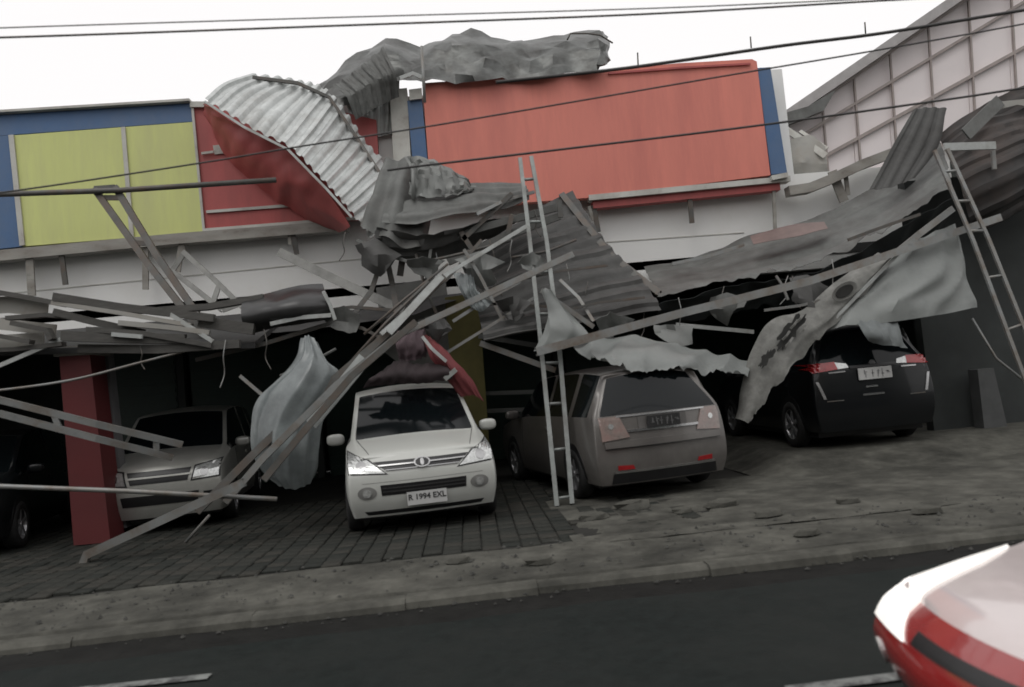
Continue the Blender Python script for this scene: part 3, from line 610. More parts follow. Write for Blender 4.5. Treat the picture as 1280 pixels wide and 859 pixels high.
# ------------------------------------------------------------------ board pile, left
gp = 'boards of the fallen canopy'
bl = [ # pts, width px, depth, mat, label
 ([(-80,372,11.2),(0,366,11.2),(40,373,11.2),(80,381,11.2)], 7, .5, M_wood, 'dark warped board, topmost at the left edge of the pile'),
 ([(-80,386,11.3),(10,381,11.3),(60,386,11.3)], 20, .03, M_woodl, 'broad pale ceiling board, topmost of the pale ones at left'),
 ([(-80,404,11.1),(0,405,11.1),(70,413,11.1)], 14, .03, M_woodl, 'pale ceiling board in the middle of the left pile'),
 ([(-80,428,11.0),(0,427,11.0),(55,424,11.0)], 16, .03, M_woodl, 'pale ceiling board lowest in the left pile'),
 ([(68,371,10.8),(150,384,10.9),(268,398,11.0)], 11, .3, M_wood, 'long dark plank with blunt end, highest on the pile'),
 ([(68,379,10.85),(160,393,10.9),(240,407,11.0)], 5, .2, M_woodl, 'thin pale lath under the highest dark plank'),
 ([(68,390,10.8),(120,403,10.9),(180,416,11.0)], 10, .3, M_wood, 'short dark plank below the pale lath'),
 ([(78,420,10.7),(150,423,10.8),(232,424,10.9)], 14, .25, M_wood, 'thick dark plank lying level above the red pillar'),
 ([(10,398,10.9),(60,394,10.9),(110,400,10.9)], 6, .25, M_wood, 'grey curved strip crossing the pale boards'),
 ([(16,404,10.8),(60,413,10.8),(66,425,10.8)], 7, .2, M_wood, 'small dark bent strip over the pale boards'),
 ([(-70,418,10.8),(0,420,10.8),(40,428,10.8)], 6, .2, M_wood, 'dark strip lying low at the left edge'),
 ([(140,418,10.7),(178,421,10.7)], 5, .05, M_pale, 'white splinter on the thick level plank'),
 ([(150,404,10.8),(215,410,10.9),(262,416,11.0)], 6, .2, M_woodl, 'pale lath in the right half of the pile'),
 ([(110,412,10.75),(180,417,10.8),(265,432,10.9)], 7, .3, M_wood, 'dark plank running down to the pale rod end'),
 ([(100,436,10.9),(200,437,10.9),(300,430,11.0)], 12, .3, M_wood, 'dark plank forming the lower edge of the pile'),
 ([(-70,440,10.9),(20,437,10.9),(80,430,10.9)], 6, .3, M_wood, 'dark board edge lowest at the left'),
 ([(200,388,11.3),(260,384,11.3),(330,372,11.3)], 9, .25, M_wood, 'dark plank under the two steel frames'),
 ([(250,402,11.1),(290,408,11.1),(318,412,11.1)], 16, .3, M_wood, 'dark plank end beside the bent black panel'),
]
for pts, wp, dp, m, lb in bl: beam('plank', [tuple(p) for p in pts], m, lb, 'plank', wp*(.85 if m is M_wood else 1), min(dp, .14) if m is M_wood else dp, 'b', gp)
# the fallen canopy deck itself (shades the left cars)
V = []; 
dk = MB()
a, b = P(-260, 445, 10.95), P(318, 428, 11.2)
dk.add([a, b, b+Vector((0,0,-.08)), a+Vector((0,0,-.08)), Vector((a.x, 13.95, 3.25)), Vector((b.x, 13.95, 3.25)), Vector((b.x, 13.95, 3.17)), Vector((a.x, 13.95, 3.17))],
       [(0,1,5,4), (3,7,6,2), (0,3,2,1), (4,5,6,7), (0,4,7,3), (1,2,6,5)])
tag(dk.build('canopy_deck', M_soffit), 'dark fallen canopy deck under the board pile at left', 'canopy')
sheet('canopy_deck', [[(310,402,13.6),(420,396,13.6),(560,372,13.6),(600,368,13.6)],[(330,420,12.2),(420,412,12.2),(480,402,12.4),(520,396,12.6)]], M_soffit, 'dark deck remnant at the foot of the white wall', 'canopy', nz=.03, seed=21)
sheet('bent_sheet', [[(306,378,11.4),(360,366,11.4),(404,361,11.5)],[(304,396,11.1),(358,386,11.0),(412,382,11.1)],[(310,414,11.3),(362,402,11.2),(414,396,11.3)]],
      mat('black painted metal', (.03,.03,.03), .3, .3, 3), 'bent glossy black panel above the plastic sheet', 'panel', nz=.05, nf=2, seed=22, th=.02)
beam('pale_lath', [(338,405,11.0),(375,397,11.0),(414,394,11.0)], M_pale, 'pale lath across the bent black panel', 'lath', 5, .03, 'b')
beam('pale_lath', [(404,364,11.0),(413,382,11.0),(419,400,11.0)], M_pale, 'short pale lath at the right end of the bent black panel', 'lath', 4, .03, 'b')

# ------------------------------------------------------------------ tarps, cloth, insulation
sheet('plastic_sheet', [[(377,424,10.7),(386,420,10.7),(396,428,10.7)],[(372,446,10.6),(390,444,10.5),(408,452,10.6)],[(352,470,10.6),(382,462,10.4),(424,466,10.6)],[(322,498,10.6),(368,490,10.3),(422,490,10.6)],
                        [(315,530,10.6),(358,525,10.3),(405,520,10.6)],[(316,562,10.6),(358,560,10.3),(396,558,10.6)],[(330,588,10.6),(362,590,10.4),(395,585,10.6)],[(352,604,10.6),(370,609,10.5),(386,602,10.6)]],
      M_film, 'crumpled grey plastic sheet hanging left of the white car', 'plastic sheet', nz=.05, nf=1.0, ku=22, kv=8, folds=4, seed=31, th=.004, mode='fold')
sheet('torn_cloth', [[(676,364,10.9),(682,362,10.9),(690,364,10.9)],[(688,392,10.85),(696,390,10.8),(708,396,10.85)],[(682,415,10.8),(704,414,10.7),(728,418,10.8)],[(668,440,10.8),(700,436,10.7),(738,428,10.8)]],
      M_tarp, 'torn white cloth peak hanging right of the middle ladder', 'cloth', nz=.06, nf=1.5, folds=2, seed=32, th=.004, mode='fold')
sheet('white_tarp', [[(712,430,11.0),(750,425,11.0),(800,424,11.1),(845,434,11.2),(890,446,11.3),(934,456,11.4)],[(722,442,10.6),(758,444,10.5),(800,446,10.5),(845,452,10.6),(890,460,10.9),(932,464,11.2)],
                     [(738,452,10.4),(764,458,10.3),(800,470,10.3),(840,468,10.4),(885,468,10.7),(928,472,11.1)]],
      M_tarp, 'white tarp draped over the roof of the brown car', 'tarp', nz=.09, nf=1.2, folds=5, seed=33, ragged=.16, th=.004, mode='fold')
sheet('white_tarp', [[(1125,314,11.6),(1158,297,11.6),(1190,282,11.6)],[(1090,352,11.5),(1148,346,11.3),(1201,332,11.5)],[(1062,385,11.4),(1135,378,11.2),(1208,362,11.4)],[(1036,416,11.3),(1118,402,11.2),(1214,389,11.3)]],
      M_tarp, 'white tarp hanging over the black car at right', 'tarp', nz=.10, nf=1.0, folds=3, seed=34, th=.004, mode='fold')
sheet('dark_cloth', [[(1068,404,11.2),(1095,402,11.2),(1120,400,11.2)],[(1080,418,11.1),(1102,418,11.0),(1126,424,11.1)],[(1092,428,11.1),(1112,432,11.0),(1132,436,11.1)]],
      mat('grey cloth', (.16,.175,.175), .8, .2, 4), 'small grey cloth on the rear window of the black car', 'cloth', nz=.03, nf=3, seed=35, mode='fold')
ip = sheet('torn_insulation', [[(922,524,11.2),(930,484,11.2),(940,440,11.2),(962,404,11.3),(1004,388,11.4),(1045,352,11.5),(1098,318,11.6)],
                           [(928,526,11.0),(942,498,11.0),(962,462,11.0),(990,420,11.1),(1026,398,11.2),(1062,362,11.3),(1108,322,11.4)],
                           [(933,528,11.0),(950,508,11.0),(975,475,11.0),(1006,440,11.1),(1040,408,11.2),(1078,368,11.3),(1116,326,11.4)]],
      M_foam, 'torn beige insulation panel hanging beside the black car', 'panel', nz=.05, nf=1.4, folds=2, ragged=.08, seed=36, th=.012, mode='fold')
def oval(name, cx, cy, ra, rb, ang, Y, m, parent, th=.02, jag=0, sd=0):
    V = []; n = 26; rnd = random.Random(sd)
    for i in range(n):
        t = 2*math.pi*i/n; q = 1+jag*rnd.uniform(-1, 1); x = ra*q*math.cos(t); y = rb*q*math.sin(t); c, s = math.cos(ang), math.sin(ang)
        V.append((cx+x*c-y*s, cy+x*s+y*c))
    return slab(name, V, Y, th, m, parent=parent)
M_hole = mat('torn backing', (.03,.03,.028), .8, .4, 8)
oval('ring', 1056, 364, 17, 10, -.55, 11.17, M_foam, ip); oval('grille', 1056, 364, 12, 6.5, -.55, 11.15, M_hole, ip)
oval('torn_patch', 990, 412, 27, 8, -.9, 10.98, M_hole, ip, jag=.35, sd=3)
oval('torn_patch', 958, 448, 14, 4.5, -.9, 10.9, M_hole, ip, jag=.4, sd=5)
for i, (x, y) in enumerate(((982,420), (992,406), (1000,398), (986,428), (1004,412))):
    beam('torn_shred', [(x-4,y+5,10.95), (x+1,y,10.92), (x+5,y-6,10.95)], M_foam, '', '', 2.5, .02, 'b', parent=ip)
sheet('dark_cloth', [[(478,466,10.95),(500,452,10.95),(520,458,10.95),(552,456,10.95)],[(462,474,10.7),(498,466,10.7),(524,468,10.7),(562,464,10.7)],[(454,483,10.75),(496,479,10.75),(526,478,10.75),(566,473,10.75)]],
      mat('dark maroon cloth', (.034,.024,.026), .8, .3, 4), 'dark cloth bundle lying over the roof of the white car', 'cloth', nz=.035, nf=2.5, folds=7, ragged=.03, seed=44, mode='fold')
red_u = empty('fallen_umbrella', P(565, 470, 10.9), 'folded red umbrella fallen on the roof of the white car', 'umbrella')
sheet('canopy', [[(528,420,11.0),(536,422,11.0),(548,432,11.0)],[(540,446,10.9),(556,448,10.75),(572,456,10.9)],[(556,470,10.9),(574,470,10.75),(590,476,10.9)],[(576,496,10.9),(592,494,10.85),(604,502,10.9)]],
      mat('red cloth', (.17,.035,.038), .7, .2, 4), None, None, parent=red_u, nz=.04, nf=3, seed=41, mode='fold')
beam('strap', [(556,474,10.7),(570,462,10.65)], M_pale, '', '', 6, .02, 'b', parent=red_u)
beam('rib', [(528,421,10.8),(540,436,10.7),(558,452,10.68)], M_pale, '', '', 4, .02, 'b', parent=red_u)
sheet('dark_bag', [[(497,416,11.2),(515,412,11.2),(530,416,11.2)],[(496,432,11.0),(516,430,10.95),(534,434,11.0)],[(502,448,11.1),(516,450,11.0),(530,444,11.1)]],
      mat('dull purple cloth', (.12,.085,.095), .8, .2, 4), 'dull purple cloth hanging beneath the beams over the white car', 'cloth', nz=.05, nf=4, seed=42, mode='fold')
sheet('plastic_scrap', [[(566,342,11.4),(582,346,11.4),(590,352,11.4)],[(574,362,11.3),(588,364,11.3),(598,368,11.3)],[(588,384,11.3),(602,390,11.3),(616,378,11.3)]],
      M_film, 'small pale plastic scrap caught above the olive pillar', 'scrap', nz=.06, nf=4, seed=43, mode='fold')
# the tangle in the middle: thin poles and torn strips
TG = [((446,300,12.0),(520,330,11.7),4,'thin dark pole crossing the top of the inverted V'), ((455,418,11.2),(560,330,11.4),3.5,'thin dark pole just above the bundle'),
      ((430,462,10.9),(536,352,11.1),4,'dark pole hidden along the upper side of the bundle'), ((520,330,11.6),(640,300,11.6),4,'thin level pole under the roof truss'),
      ((556,352,11.4),(602,300,11.5),4,'short steep pole left of the roof truss foot'), ((566,402,11.3),(650,352,11.4),4,'thin pole over the olive pillar, upper'),
      ((560,440,11.1),(668,372,11.2),3.5,'thin pole over the olive pillar, lower'), ((520,318,11.8),(548,398,11.5),4,'thin pole leaning right above the grey plaster panel'),
      ((540,300,11.8),(526,380,11.6),3.5,'thin upright pole above the grey plaster panel'), ((640,322,11.5),(720,300,11.8),3.5,'thin pole across the dark collapsed sheet, upper'),
      ((640,352,11.4),(760,332,11.6),3,'thin pole across the dark collapsed sheet, middle'), ((690,392,11.1),(806,372,11.2),3,'thin pole across the dark collapsed sheet, lower'),
      ((700,350,11.4),(742,402,11.1),4,'short thin pole slanting down the dark collapsed sheet'), ((596,268,11.6),(668,240,11.9),4,'thin pole behind the top of the middle ladder'),
      ((610,380,11.3),(690,384,11.3),3.5,'thin level pole just left of the middle ladder'), ((350,470,10.9),(420,436,11.0),3.5,'thin dark pole behind the top of the plastic sheet'),
      ((300,470,11.0),(345,505,10.9),4,'thin dark pole left of the plastic sheet'), ((420,404,11.4),(480,424,11.3),4,'thin dark pole at the foot of the inverted V'),
      ((840,330,12.4),(930,306,12.6),4,'thin pole lying on the canopy by the white wall'), ((955,388,11.4),(1040,372,11.4),3.5,'thin level pole above the insulation panel'),
      ((970,345,11.4),(985,375,11.4),3,'short pale rod hanging from the canopy edge'), ((1060,300,11.3),(1150,268,11.3),4,'thin pole on the curved canopy near the right ladder')]
for a, b2, wp, lb in TG:
    c = tuple((a[k]+b2[k])/2+(random.uniform(-4, 4) if k < 2 else 0) for k in range(3))
    beam('thin_pole', [a, c, b2], random.choice((M_steeld, M_steeld, M_steel, M_zincm)), lb, 'pole', wp, .03, random.choice('cbo'))
FR = [(470,318,11.7,26,'below the fan of pleated sheet'), (528,334,11.5,22,'beneath the heap, right of the inverted V'), (600,336,11.4,24,'between the truss foot and olive pillar'), (640,388,11.1,20,'left of the middle ladder'),
      (430,402,11.3,22,'by the bent black sheet'), (664,330,11.3,18,'beside the middle ladder on the dark sheet'), (545,410,11.0,18,'over the umbrella top'), (760,410,11.0,24,'under the dark collapsed sheet'), (842,418,11.3,24,'under the long beam'), (1010,366,11.5,26,'above the insulation panel'), (905,384,11.5,22,'at the canopy lower edge')]
for i, (x, y, Y, q, lb) in enumerate(FR):
    r_ = random.Random(i+50); J = lambda dx, dy: (x+dx*q*r_.uniform(.7, 1.3), y+dy*q*r_.uniform(.7, 1.3), Y+r_.uniform(-.15, .15))
    sheet('torn_strip', [[J(-1,-.5), J(0,-.7), J(1,-.4)], [J(-.8,0), J(.1,.05), J(.9,.1)], [J(-.6,.5), J(.2,.9), J(.7,.5)]], (M_zincd, M_zincm, M_zdull)[i % 3],
          'small torn metal strip %s' % lb, 'metal strip', None, nz=.03, nf=2, ku=3, kv=2, seed=60+i, lin=2, facet=.025)
# thin wires dangling from the torn sheets
WA = ['above the inverted V on the heap edge', 'left of the truss foot', 'behind the top of the middle ladder', 'right of the middle ladder, uppermost', 'in the middle of the dark collapsed sheet', 'near the right corner of the dark collapsed sheet', 'at the sharp right tip of the dark collapsed sheet', 'under the left end of the curved canopy', 'over the pale rod in the dark', 'left of the pair at the canopy middle', 'right of the pair at the canopy middle', 'under the canopy beside the grille hole', 'on the white wall left of the heap', 'under the heap, right of the inverted V', 'below the bent black sheet', 'left of the bent black sheet', 'below the board pile, right of the red pillar', 'by the short bar above the right tarp']
for i, (x, y, Y, l, dx) in enumerate(((612,300,11.6,70,16),(640,300,11.5,40,-6),(668,262,11.8,34,8),(708,330,11.8,60,10),(735,352,11.6,48,-8),(772,368,11.5,46,7),(806,388,11.4,34,-5),(848,372,11.7,50,9),(905,358,11.7,40,-7),(985,345,11.6,36,-10),
                                   (990,345,11.6,42,12),(1040,325,11.5,40,5),(432,290,12.0,36,-8),(545,316,11.8,44,6),(330,412,11.0,50,9),(282,425,10.9,60,-7),(175,432,10.8,30,6),(1150,292,11.5,40,-9))):
    q = cr([P(x,y,Y), P(x+dx*.4,y+l*.35,Y-.05), P(x+dx*.2,y+l*.7,Y), P(x+dx,y+l,Y-.08)], 6)
    tag(MB().sweep(q, circ(.008, 5)).build('dangling_wire', M_steel if i % 2 else M_steeld, smooth=True), 'thin wire dangling '+WA[i], 'wire', 'dangling wires')
# rubble on the ground
gr = 'concrete rubble before the ladder'
for i, (x, y, s, lb) in enumerate(((742,648,.13,'left of the brown car'), (790,634,.2,'below the brown car bumper'), (1008,668,.09,'right of the shadow'), (852,640,.1,'below the right tyre of the brown car'), (905,632,.16,'nearest the insulation panel'),
                                   (960,644,.12,'before the black car'), (1060,628,.1,'below the black car plate'), (675,704,.12,'before the middle ladder'), (575,702,.1,'before the white car'), (1160,640,.11,'before the right wall'))):
    c = G(x, y); rnd = random.Random(i); V = []; n = 7
    for z, q in ((-.02, 1), (s*.22, .85), (s*.3, .5)):
        for k in range(n): t = 2*math.pi*k/n; r = s*q*rnd.uniform(.7, 1.15); V.append(c+Vector((r*math.cos(t)*1.4, r*math.sin(t), z*rnd.uniform(.8, 1.2)+.02)))
    F = [(k, (k+1) % n, n+(k+1) % n, n+k) for k in range(n)] + [(n+k, n+(k+1) % n, 2*n+(k+1) % n, 2*n+k) for k in range(n)] + [tuple(2*n+k for k in range(n))]
    tag(mk('rubble', V, F, M_conc), 'broken concrete lump on the ground %s' % lb, 'rubble', gr)

# ------------------------------------------------------------------ cars
M_glass = mat('dark car glass', (.005,.007,.008), .08, .0, 3, spec=.3)
M_lamp = mat('clear lamp', (.55,.56,.55), .12, .3, 30, metal=.5, coat=.8)
M_chrome = mat('chrome', (.42,.42,.42), .2, .1, 8, metal=.9)
M_rim = mat('alloy rim', (.45,.45,.46), .3, .15, 8, metal=.7)
M_tail = mat('red tail lamp', (.32,.012,.015), .15, .2, 20, coat=.8)
M_plw = mat('white plate', (.5,.5,.49), .6, .06, 10)
M_plb = mat('black plate', (.02,.02,.02), .5, .1, 10)
M_ink = mat('plate ink', (.03,.03,.03), .6, .1, 10)
M_inkw = mat('plate white ink', (.11,.11,.11), .6, .1, 10)
T7 = (-1, -.93, -.46, 0, .46, .93, 1)
def car_body(root, st, W, foff, roff, paint, fb=.1, rb=.07, win=True, zs=(.22,.42,.68), hood=None):
    """st: list of (y, belt, edge, top, wscale, wroof); cowl index 3, roof front 4, roof rear -2"""
    V = []; F = []; MI = []; n = len(st)
    mats = [('body', paint)]
    def midx(nm): mats.append((nm, M_glass)); return len(mats)-1
    rings = []
    for k, (y, zb, ze, zt, ws, wr) in enumerate(st):
        yo = foff if k == 0 else (roff if k == n-1 else [0]*5)
        rows = [(y+yo[0], zs[0], W/2*.93*ws), (y+yo[1], zs[1], W/2*ws), (y+yo[2], zs[2] if zs[2] < zb-.08 else zb-.08, W/2*ws), (y+yo[3], zb, W/2*.965*ws), (y+yo[4], ze, wr)]
        ring = []
        for (yy, z, ww) in rows: ring.append((-ww, yy, z))
        for t in T7[1:-1]: ring.append((wr*t, y+yo[4], ze+(zt-ze)*(1-t*t)))
        for (yy, z, ww) in reversed(rows): ring.append((ww, yy, z))
        if k in (0, n-1):
            bb = -fb if k == 0 else rb
            for i, t in enumerate(T7[1:-1]): a = ring[5+i]; ring[5+i] = (a[0], a[1]+bb*(1-t*t), a[2])
        rings.append([len(V)+i for i in range(15)]); V += ring
    ws_i = midx('windshield'); hd = 0
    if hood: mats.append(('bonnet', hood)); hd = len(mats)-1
    sw = {}
    for k in range(n-1):
        for i in range(14):
            F.append((rings[k][i], rings[k+1][i], rings[k+1][i+1], rings[k][i+1])); mi = 0
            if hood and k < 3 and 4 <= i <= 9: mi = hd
            if win:
                if k == 3 and 5 <= i <= 8: mi = ws_i
                if i in (3, 10) and 3 <= k < n-2:
                    w_id = None
                    if k in (3, 4, 5): w_id = 'a'
                    elif k == 7: w_id = 'b'
                    elif k == 9: w_id = 'c'
                    if w_id:
                        key = (w_id, i)
                        if key not in sw: sw[key] = midx('side_window')
                        mi = sw[key]
            MI.append(mi)
    for k, bb in ((0, -fb), (n-1, rb)):
        R = rings[k]; cols = [[R[r] for r in range(5)]]
        for c in range(1, 6):
            t = T7[c]; col = []
            for r in range(4):
                l = V[R[r]]; col.append(len(V)); V.append((-l[0]*t if False else l[0]*-t, l[1]+bb*(1-t*t), l[2]))
            col.append(R[4+c]); cols.append(col)
        cols.append([R[14-r] for r in range(5)])
        rw = midx('rear_window') if (k and win) else 0
        for c in range(6):
            for r in range(4):
                F.append((cols[c][r], cols[c+1][r], cols[c+1][r+1], cols[c][r+1])); MI.append(rw if (k and win and r == 3 and 1 <= c <= 4) else 0)
    me = bpy.data.meshes.new('tmp'); me.from_pydata(V, [], F)
    for p, mi in zip(me.polygons, MI): p.material_index = mi
    for nm, m in mats: me.materials.append(m)
    bm = bmesh.new(); bm.from_mesh(me); bmesh.ops.recalc_face_normals(bm, faces=bm.faces[:])
    cl = bm.edges.layers.float.get('crease_edge') or bm.edges.layers.float.new('crease_edge')
    for e in bm.edges:                       # crisp borders round the glass, a soft shoulder line
        mm = {f.material_index for f in e.link_faces}
        if len(mm) > 1: e[cl] = .9
    for k in range(n-1):
        for i in (3, 11):
            bm.verts.ensure_lookup_table(); e = bm.edges.get((bm.verts[rings[k][i]], bm.verts[rings[k+1][i]]))
            if e and e[cl] < .4: e[cl] = .55
    vl = bm.verts.layers.float.get('crease_vert') or bm.verts.layers.float.new('crease_vert')
    for v in bm.verts:                       # square glass corners
        for mi in {f.material_index for f in v.link_faces}:
            if mats[mi][1] is M_glass and sum(f.material_index == mi for f in v.link_faces) == 1 and len(v.link_faces) > 1: v[vl] = .8
    bm.verts.ensure_lookup_table()
    for k in (0, n-1):                       # crisper corners of the front and the tail
        for q in (list(range(0, 4)), list(range(10, 14))):
            for i in q:
                e = bm.edges.get((bm.verts[rings[k][i]], bm.verts[rings[k][i+1]]))
                if e: e[cl] = max(e[cl], .35)
        for i in range(4, 10):
            e = bm.edges.get((bm.verts[rings[k][i]], bm.verts[rings[k][i+1]]))
            if e: e[cl] = max(e[cl], .5)
    bm.to_mesh(me); bm.free()
    o = bpy.data.objects.new('tmp', me); COL.objects.link(o); md = o.modifiers.new('s', 'SUBSURF'); md.levels = md.render_levels = 3
    ev = bpy.data.meshes.new_from_object(o.evaluated_get(bpy.context.evaluated_depsgraph_get())); bpy.data.objects.remove(o)
    vs = [v.co.copy() for v in ev.vertices]; ps = [list(p.vertices) for p in ev.polygons]; mis = [p.material_index for p in ev.polygons]
    bvh = BVHTree.FromPolygons(vs, ps)
    for mi, (nm, m) in enumerate(mats):
        fs = [p for p, q in zip(ps, mis) if q == mi]
        if not fs: continue
        used = sorted({i for f in fs for i in f}); mp = {a: b for b, a in enumerate(used)}
        mk(nm, [vs[i] for i in used], [[mp[i] for i in f] for f in fs], m, root, smooth=True, local=True)
    return bvh
def proj(bvh, face, a, b, off):
    if face == 'front': o, d = Vector((a, -3, b)), Vector((0, 1, 0))
    elif face == 'rear': o, d = Vector((a, 9, b)), Vector((0, -1, 0))
    elif face == 'left': o, d = Vector((-4, a, b)), Vector((1, 0, 0))
    elif face == 'right': o, d = Vector((4, a, b)), Vector((-1, 0, 0))
    else: o, d = Vector((a, b, 5)), Vector((0, 0, -1))
    h = bvh.ray_cast(o, d)
    if h[0] is None: return None
    nn = h[1]; nn = nn if nn.dot(d) < 0 else -nn
    return h[0] + (nn*.6-d*.4).normalized()*off
def patch(bvh, face, c, m, root, name, off=.01, n=12, k=6):
    """c: four corners (2-D) bottom-left, bottom-right, top-right, top-left; a raised piece that follows the body"""
    def pt(u, v): return ((c[0][0]*(1-u)+c[1][0]*u)*(1-v)+(c[3][0]*(1-u)+c[2][0]*u)*v, (c[0][1]*(1-u)+c[1][1]*u)*(1-v)+(c[3][1]*(1-u)+c[2][1]*u)*v)
    us = [0]+[i/n for i in range(n+1)]+[1]; vs2 = [0]+[i/k for i in range(k+1)]+[1]; V = []
    last = None
    for j, v in enumerate(vs2):
        for i, u in enumerate(us):
            e = i in (0, len(us)-1) or j in (0, len(vs2)-1)
            q = proj(bvh, face, *pt(u, v), -.02 if e else off)
            if q is None: q = last or Vector((0, 0, .5))
            last = q; V.append(q)
    N = len(us); F = [(j*N+i, j*N+i+1, (j+1)*N+i+1, (j+1)*N+i) for j in range(len(vs2)-1) for i in range(N-1)]
    return mk(name, V, F, m, root, smooth=False, local=True)
def disc(bvh, face, cx, cy, ra, rb, m, root, name, off=.01, n=20, a0=0, a1=360):
    V = []; F = []; rs = (0, .5, .9, 1, 1)
    full = a1-a0 >= 360; cnt = n if full else n+1
    for j, r in enumerate(rs):
        for i in range(cnt):
            t = math.radians(a0+(a1-a0)*i/n); q = proj(bvh, face, cx+ra*r*math.cos(t), cy+rb*r*math.sin(t), off if j < 4 else -.02)
            V.append(q if q else Vector((0, 1, .4)))
    for j in range(len(rs)-1):
        for i in range(n if full else n): i2 = (i+1) % cnt; F.append((j*cnt+i, j*cnt+i2, (j+1)*cnt+i2, (j+1)*cnt+i))
    return mk(name, V, F, m, root, local=True)
def lathe(prof, cx, cy, cz, n=28):
    V = []; F = []
    for i in range(n):
        t = 2*math.pi*i/n
        for (x, r) in prof: V.append((cx+x, cy+r*math.cos(t), cz+r*math.sin(t)))
    k = len(prof)
    for i in range(n):
        for j in range(k-1): F.append((i*k+j, i*k+j+1, ((i+1) % n)*k+j+1, ((i+1) % n)*k+j))
    return V, F
def wheel(root, x, y, r, sgn, spokes=5):
    w = .19
    V, F = lathe([(-sgn*w, r*.62), (-sgn*w, r*.93), (-sgn*w*.85, r), (-sgn*.03, r), (0, r*.94), (sgn*.004, r*.8), (0, r*.66), (-sgn*.03, r*.62)], x, y, r)
    t = mk('wheel', V, F, M_tyre, root, smooth=True, local=True)
    mb = MB(); V, F = lathe([(-sgn*.10, .02), (-sgn*.10, r*.55), (-sgn*.012, r*.63), (-sgn*.006, r*.66), (-sgn*.02, r*.66), (-sgn*.03, r*.6)], x, y, r); mb.add(V, F)
    for s in range(spokes):
        a = 2*math.pi*s/spokes+.3; d = Vector((0, math.cos(a), math.sin(a))); q = Vector((0, -d.z, d.y)); c = Vector((x-sgn*.012, y, r))
        for wd0, wd1 in ((.045, .03),):
            V = [c+q*wd0*r*2, c-q*wd0*r*2, c+d*r*.63-q*wd1*r*2.6, c+d*r*.63+q*wd1*r*2.6]; V2 = [v-Vector((sgn*.04, 0, 0)) for v in V]
            mb.add(V+V2, [(0,1,2,3), (0,1,5,4), (1,2,6,5), (3,0,4,7), (2,3,7,6)])
    V, F = lathe([(-sgn*.06, .05), (-sgn*.004, .045), (0, .0)], x, y, r, 14); mb.add(V, F)
    mb.build('rim', M_rim, t, local=True)
def ball(c, s, n=14):
    V = []; F = []
    for i in range(n+1):
        a = math.pi*i/n
        for j in range(n*2):
            t = math.pi*j/n; q = Vector((math.sin(a)*math.cos(t), math.sin(a)*math.sin(t), math.cos(a)))
            q = Vector([math.copysign(abs(z)**.7, z) for z in q]); V.append((c[0]+q.x*s[0], c[1]+q.y*s[1], c[2]+q.z*s[2]))
    m = n*2
    for i in range(n):
        for j in range(m): F.append((i*m+j, i*m+(j+1) % m, (i+1)*m+(j+1) % m, (i+1)*m+j))
    return V, F
def plate(root, bvh, face, x, z, w, h, txt, black=False, glyph=None):
    hit = proj(bvh, face, x, z, .0); s = -1 if face == 'front' else 1; y = hit.y+s*.03
    p = MB().box((x-w/2, y-.008, z-h/2), (x+w/2, y+.008, z+h/2)).build('plate', M_plb if black else M_plw, root, local=True)
    MB().box((x-w/2+.02, min(y, y-s*.08)-.001, z-h*.3), (x+w/2-.02, max(y, y-s*.08)+.001, z+h*.3)).build('plate_holder', M_black, root, local=True)
    ink = M_inkw if black else (M_ink if txt else mat('faded ink', (.25,.25,.25), .6)); rot = (math.pi/2, 0, 0) if face == 'front' else (math.pi/2, 0, math.pi)
    if txt: text_mesh('plate_text', txt, h*.60, ink, p, (x, y+s*.010, z+.012), rot, .0015)
    else:
        mb = MB(); rnd = random.Random(5)              # characters that cannot be read: worn strokes
        for gx in glyph:
            for q in range(3):
                a = x+gx*w+rnd.uniform(-.012, .012); b = z+rnd.uniform(-.3, .3)*h*.6
                if rnd.random() < .5: mb.box((a-.006, y+s*.008-.002, b-h*.2), (a+.006, y+s*.011+.002, b+h*.2))
                else: mb.box((a-.02, y+s*.008-.002, b-.007), (a+.02, y+s*.011+.002, b+.007))
        tag(mb.build('plate_text', ink, p, local=True), kind='stuff')
def common(root, bvh, W, wy, r, seams, belt=.95, L=4.1, mirror=True, my=1.15, mz=1.06, mm=None, spokes=5):
    for y in wy:
        for f in ('left', 'right'):
            disc(bvh, f, y, r+.02, r*1.17, r*1.17, M_black, root, 'wheel_arch', .004, 26, -12, 192)
            wheel(root, (W/2+.012)*(-1 if f == 'left' else 1), y, r, -1 if f == 'left' else 1, spokes)
    MB().box((-W/2*.86, .25, .17), (W/2*.86, L-.25, .5)).build('underbody', M_black, root, local=True)
    for f in ('left', 'right'):
        for y in seams: patch(bvh, f, [(y-.005,.36), (y+.005,.36), (y+.005,belt), (y-.005,belt)], M_black, root, 'door_seam', .003, 1, 10)
        for y in seams[1:]: patch(bvh, f, [(y-.26,belt-.13), (y-.06,belt-.13), (y-.06,belt-.09), (y-.26,belt-.09)], mm or M_black, root, 'door_handle', .022, 4, 2)
        if mirror:
            s = -1 if f == 'left' else 1
            V, F = ball((s*(W/2+.10), my, mz), (.115, .06, .075)); mi = mk('mirror', V, F, mm or M_black, root, smooth=True, local=True)
            MB().sweep([(s*(W/2-.1), my+.05, mz-.05), (s*(W/2+.04), my+.02, mz-.04)], rect(.04, .05)).build('mirror_arm', M_black, root, local=True)
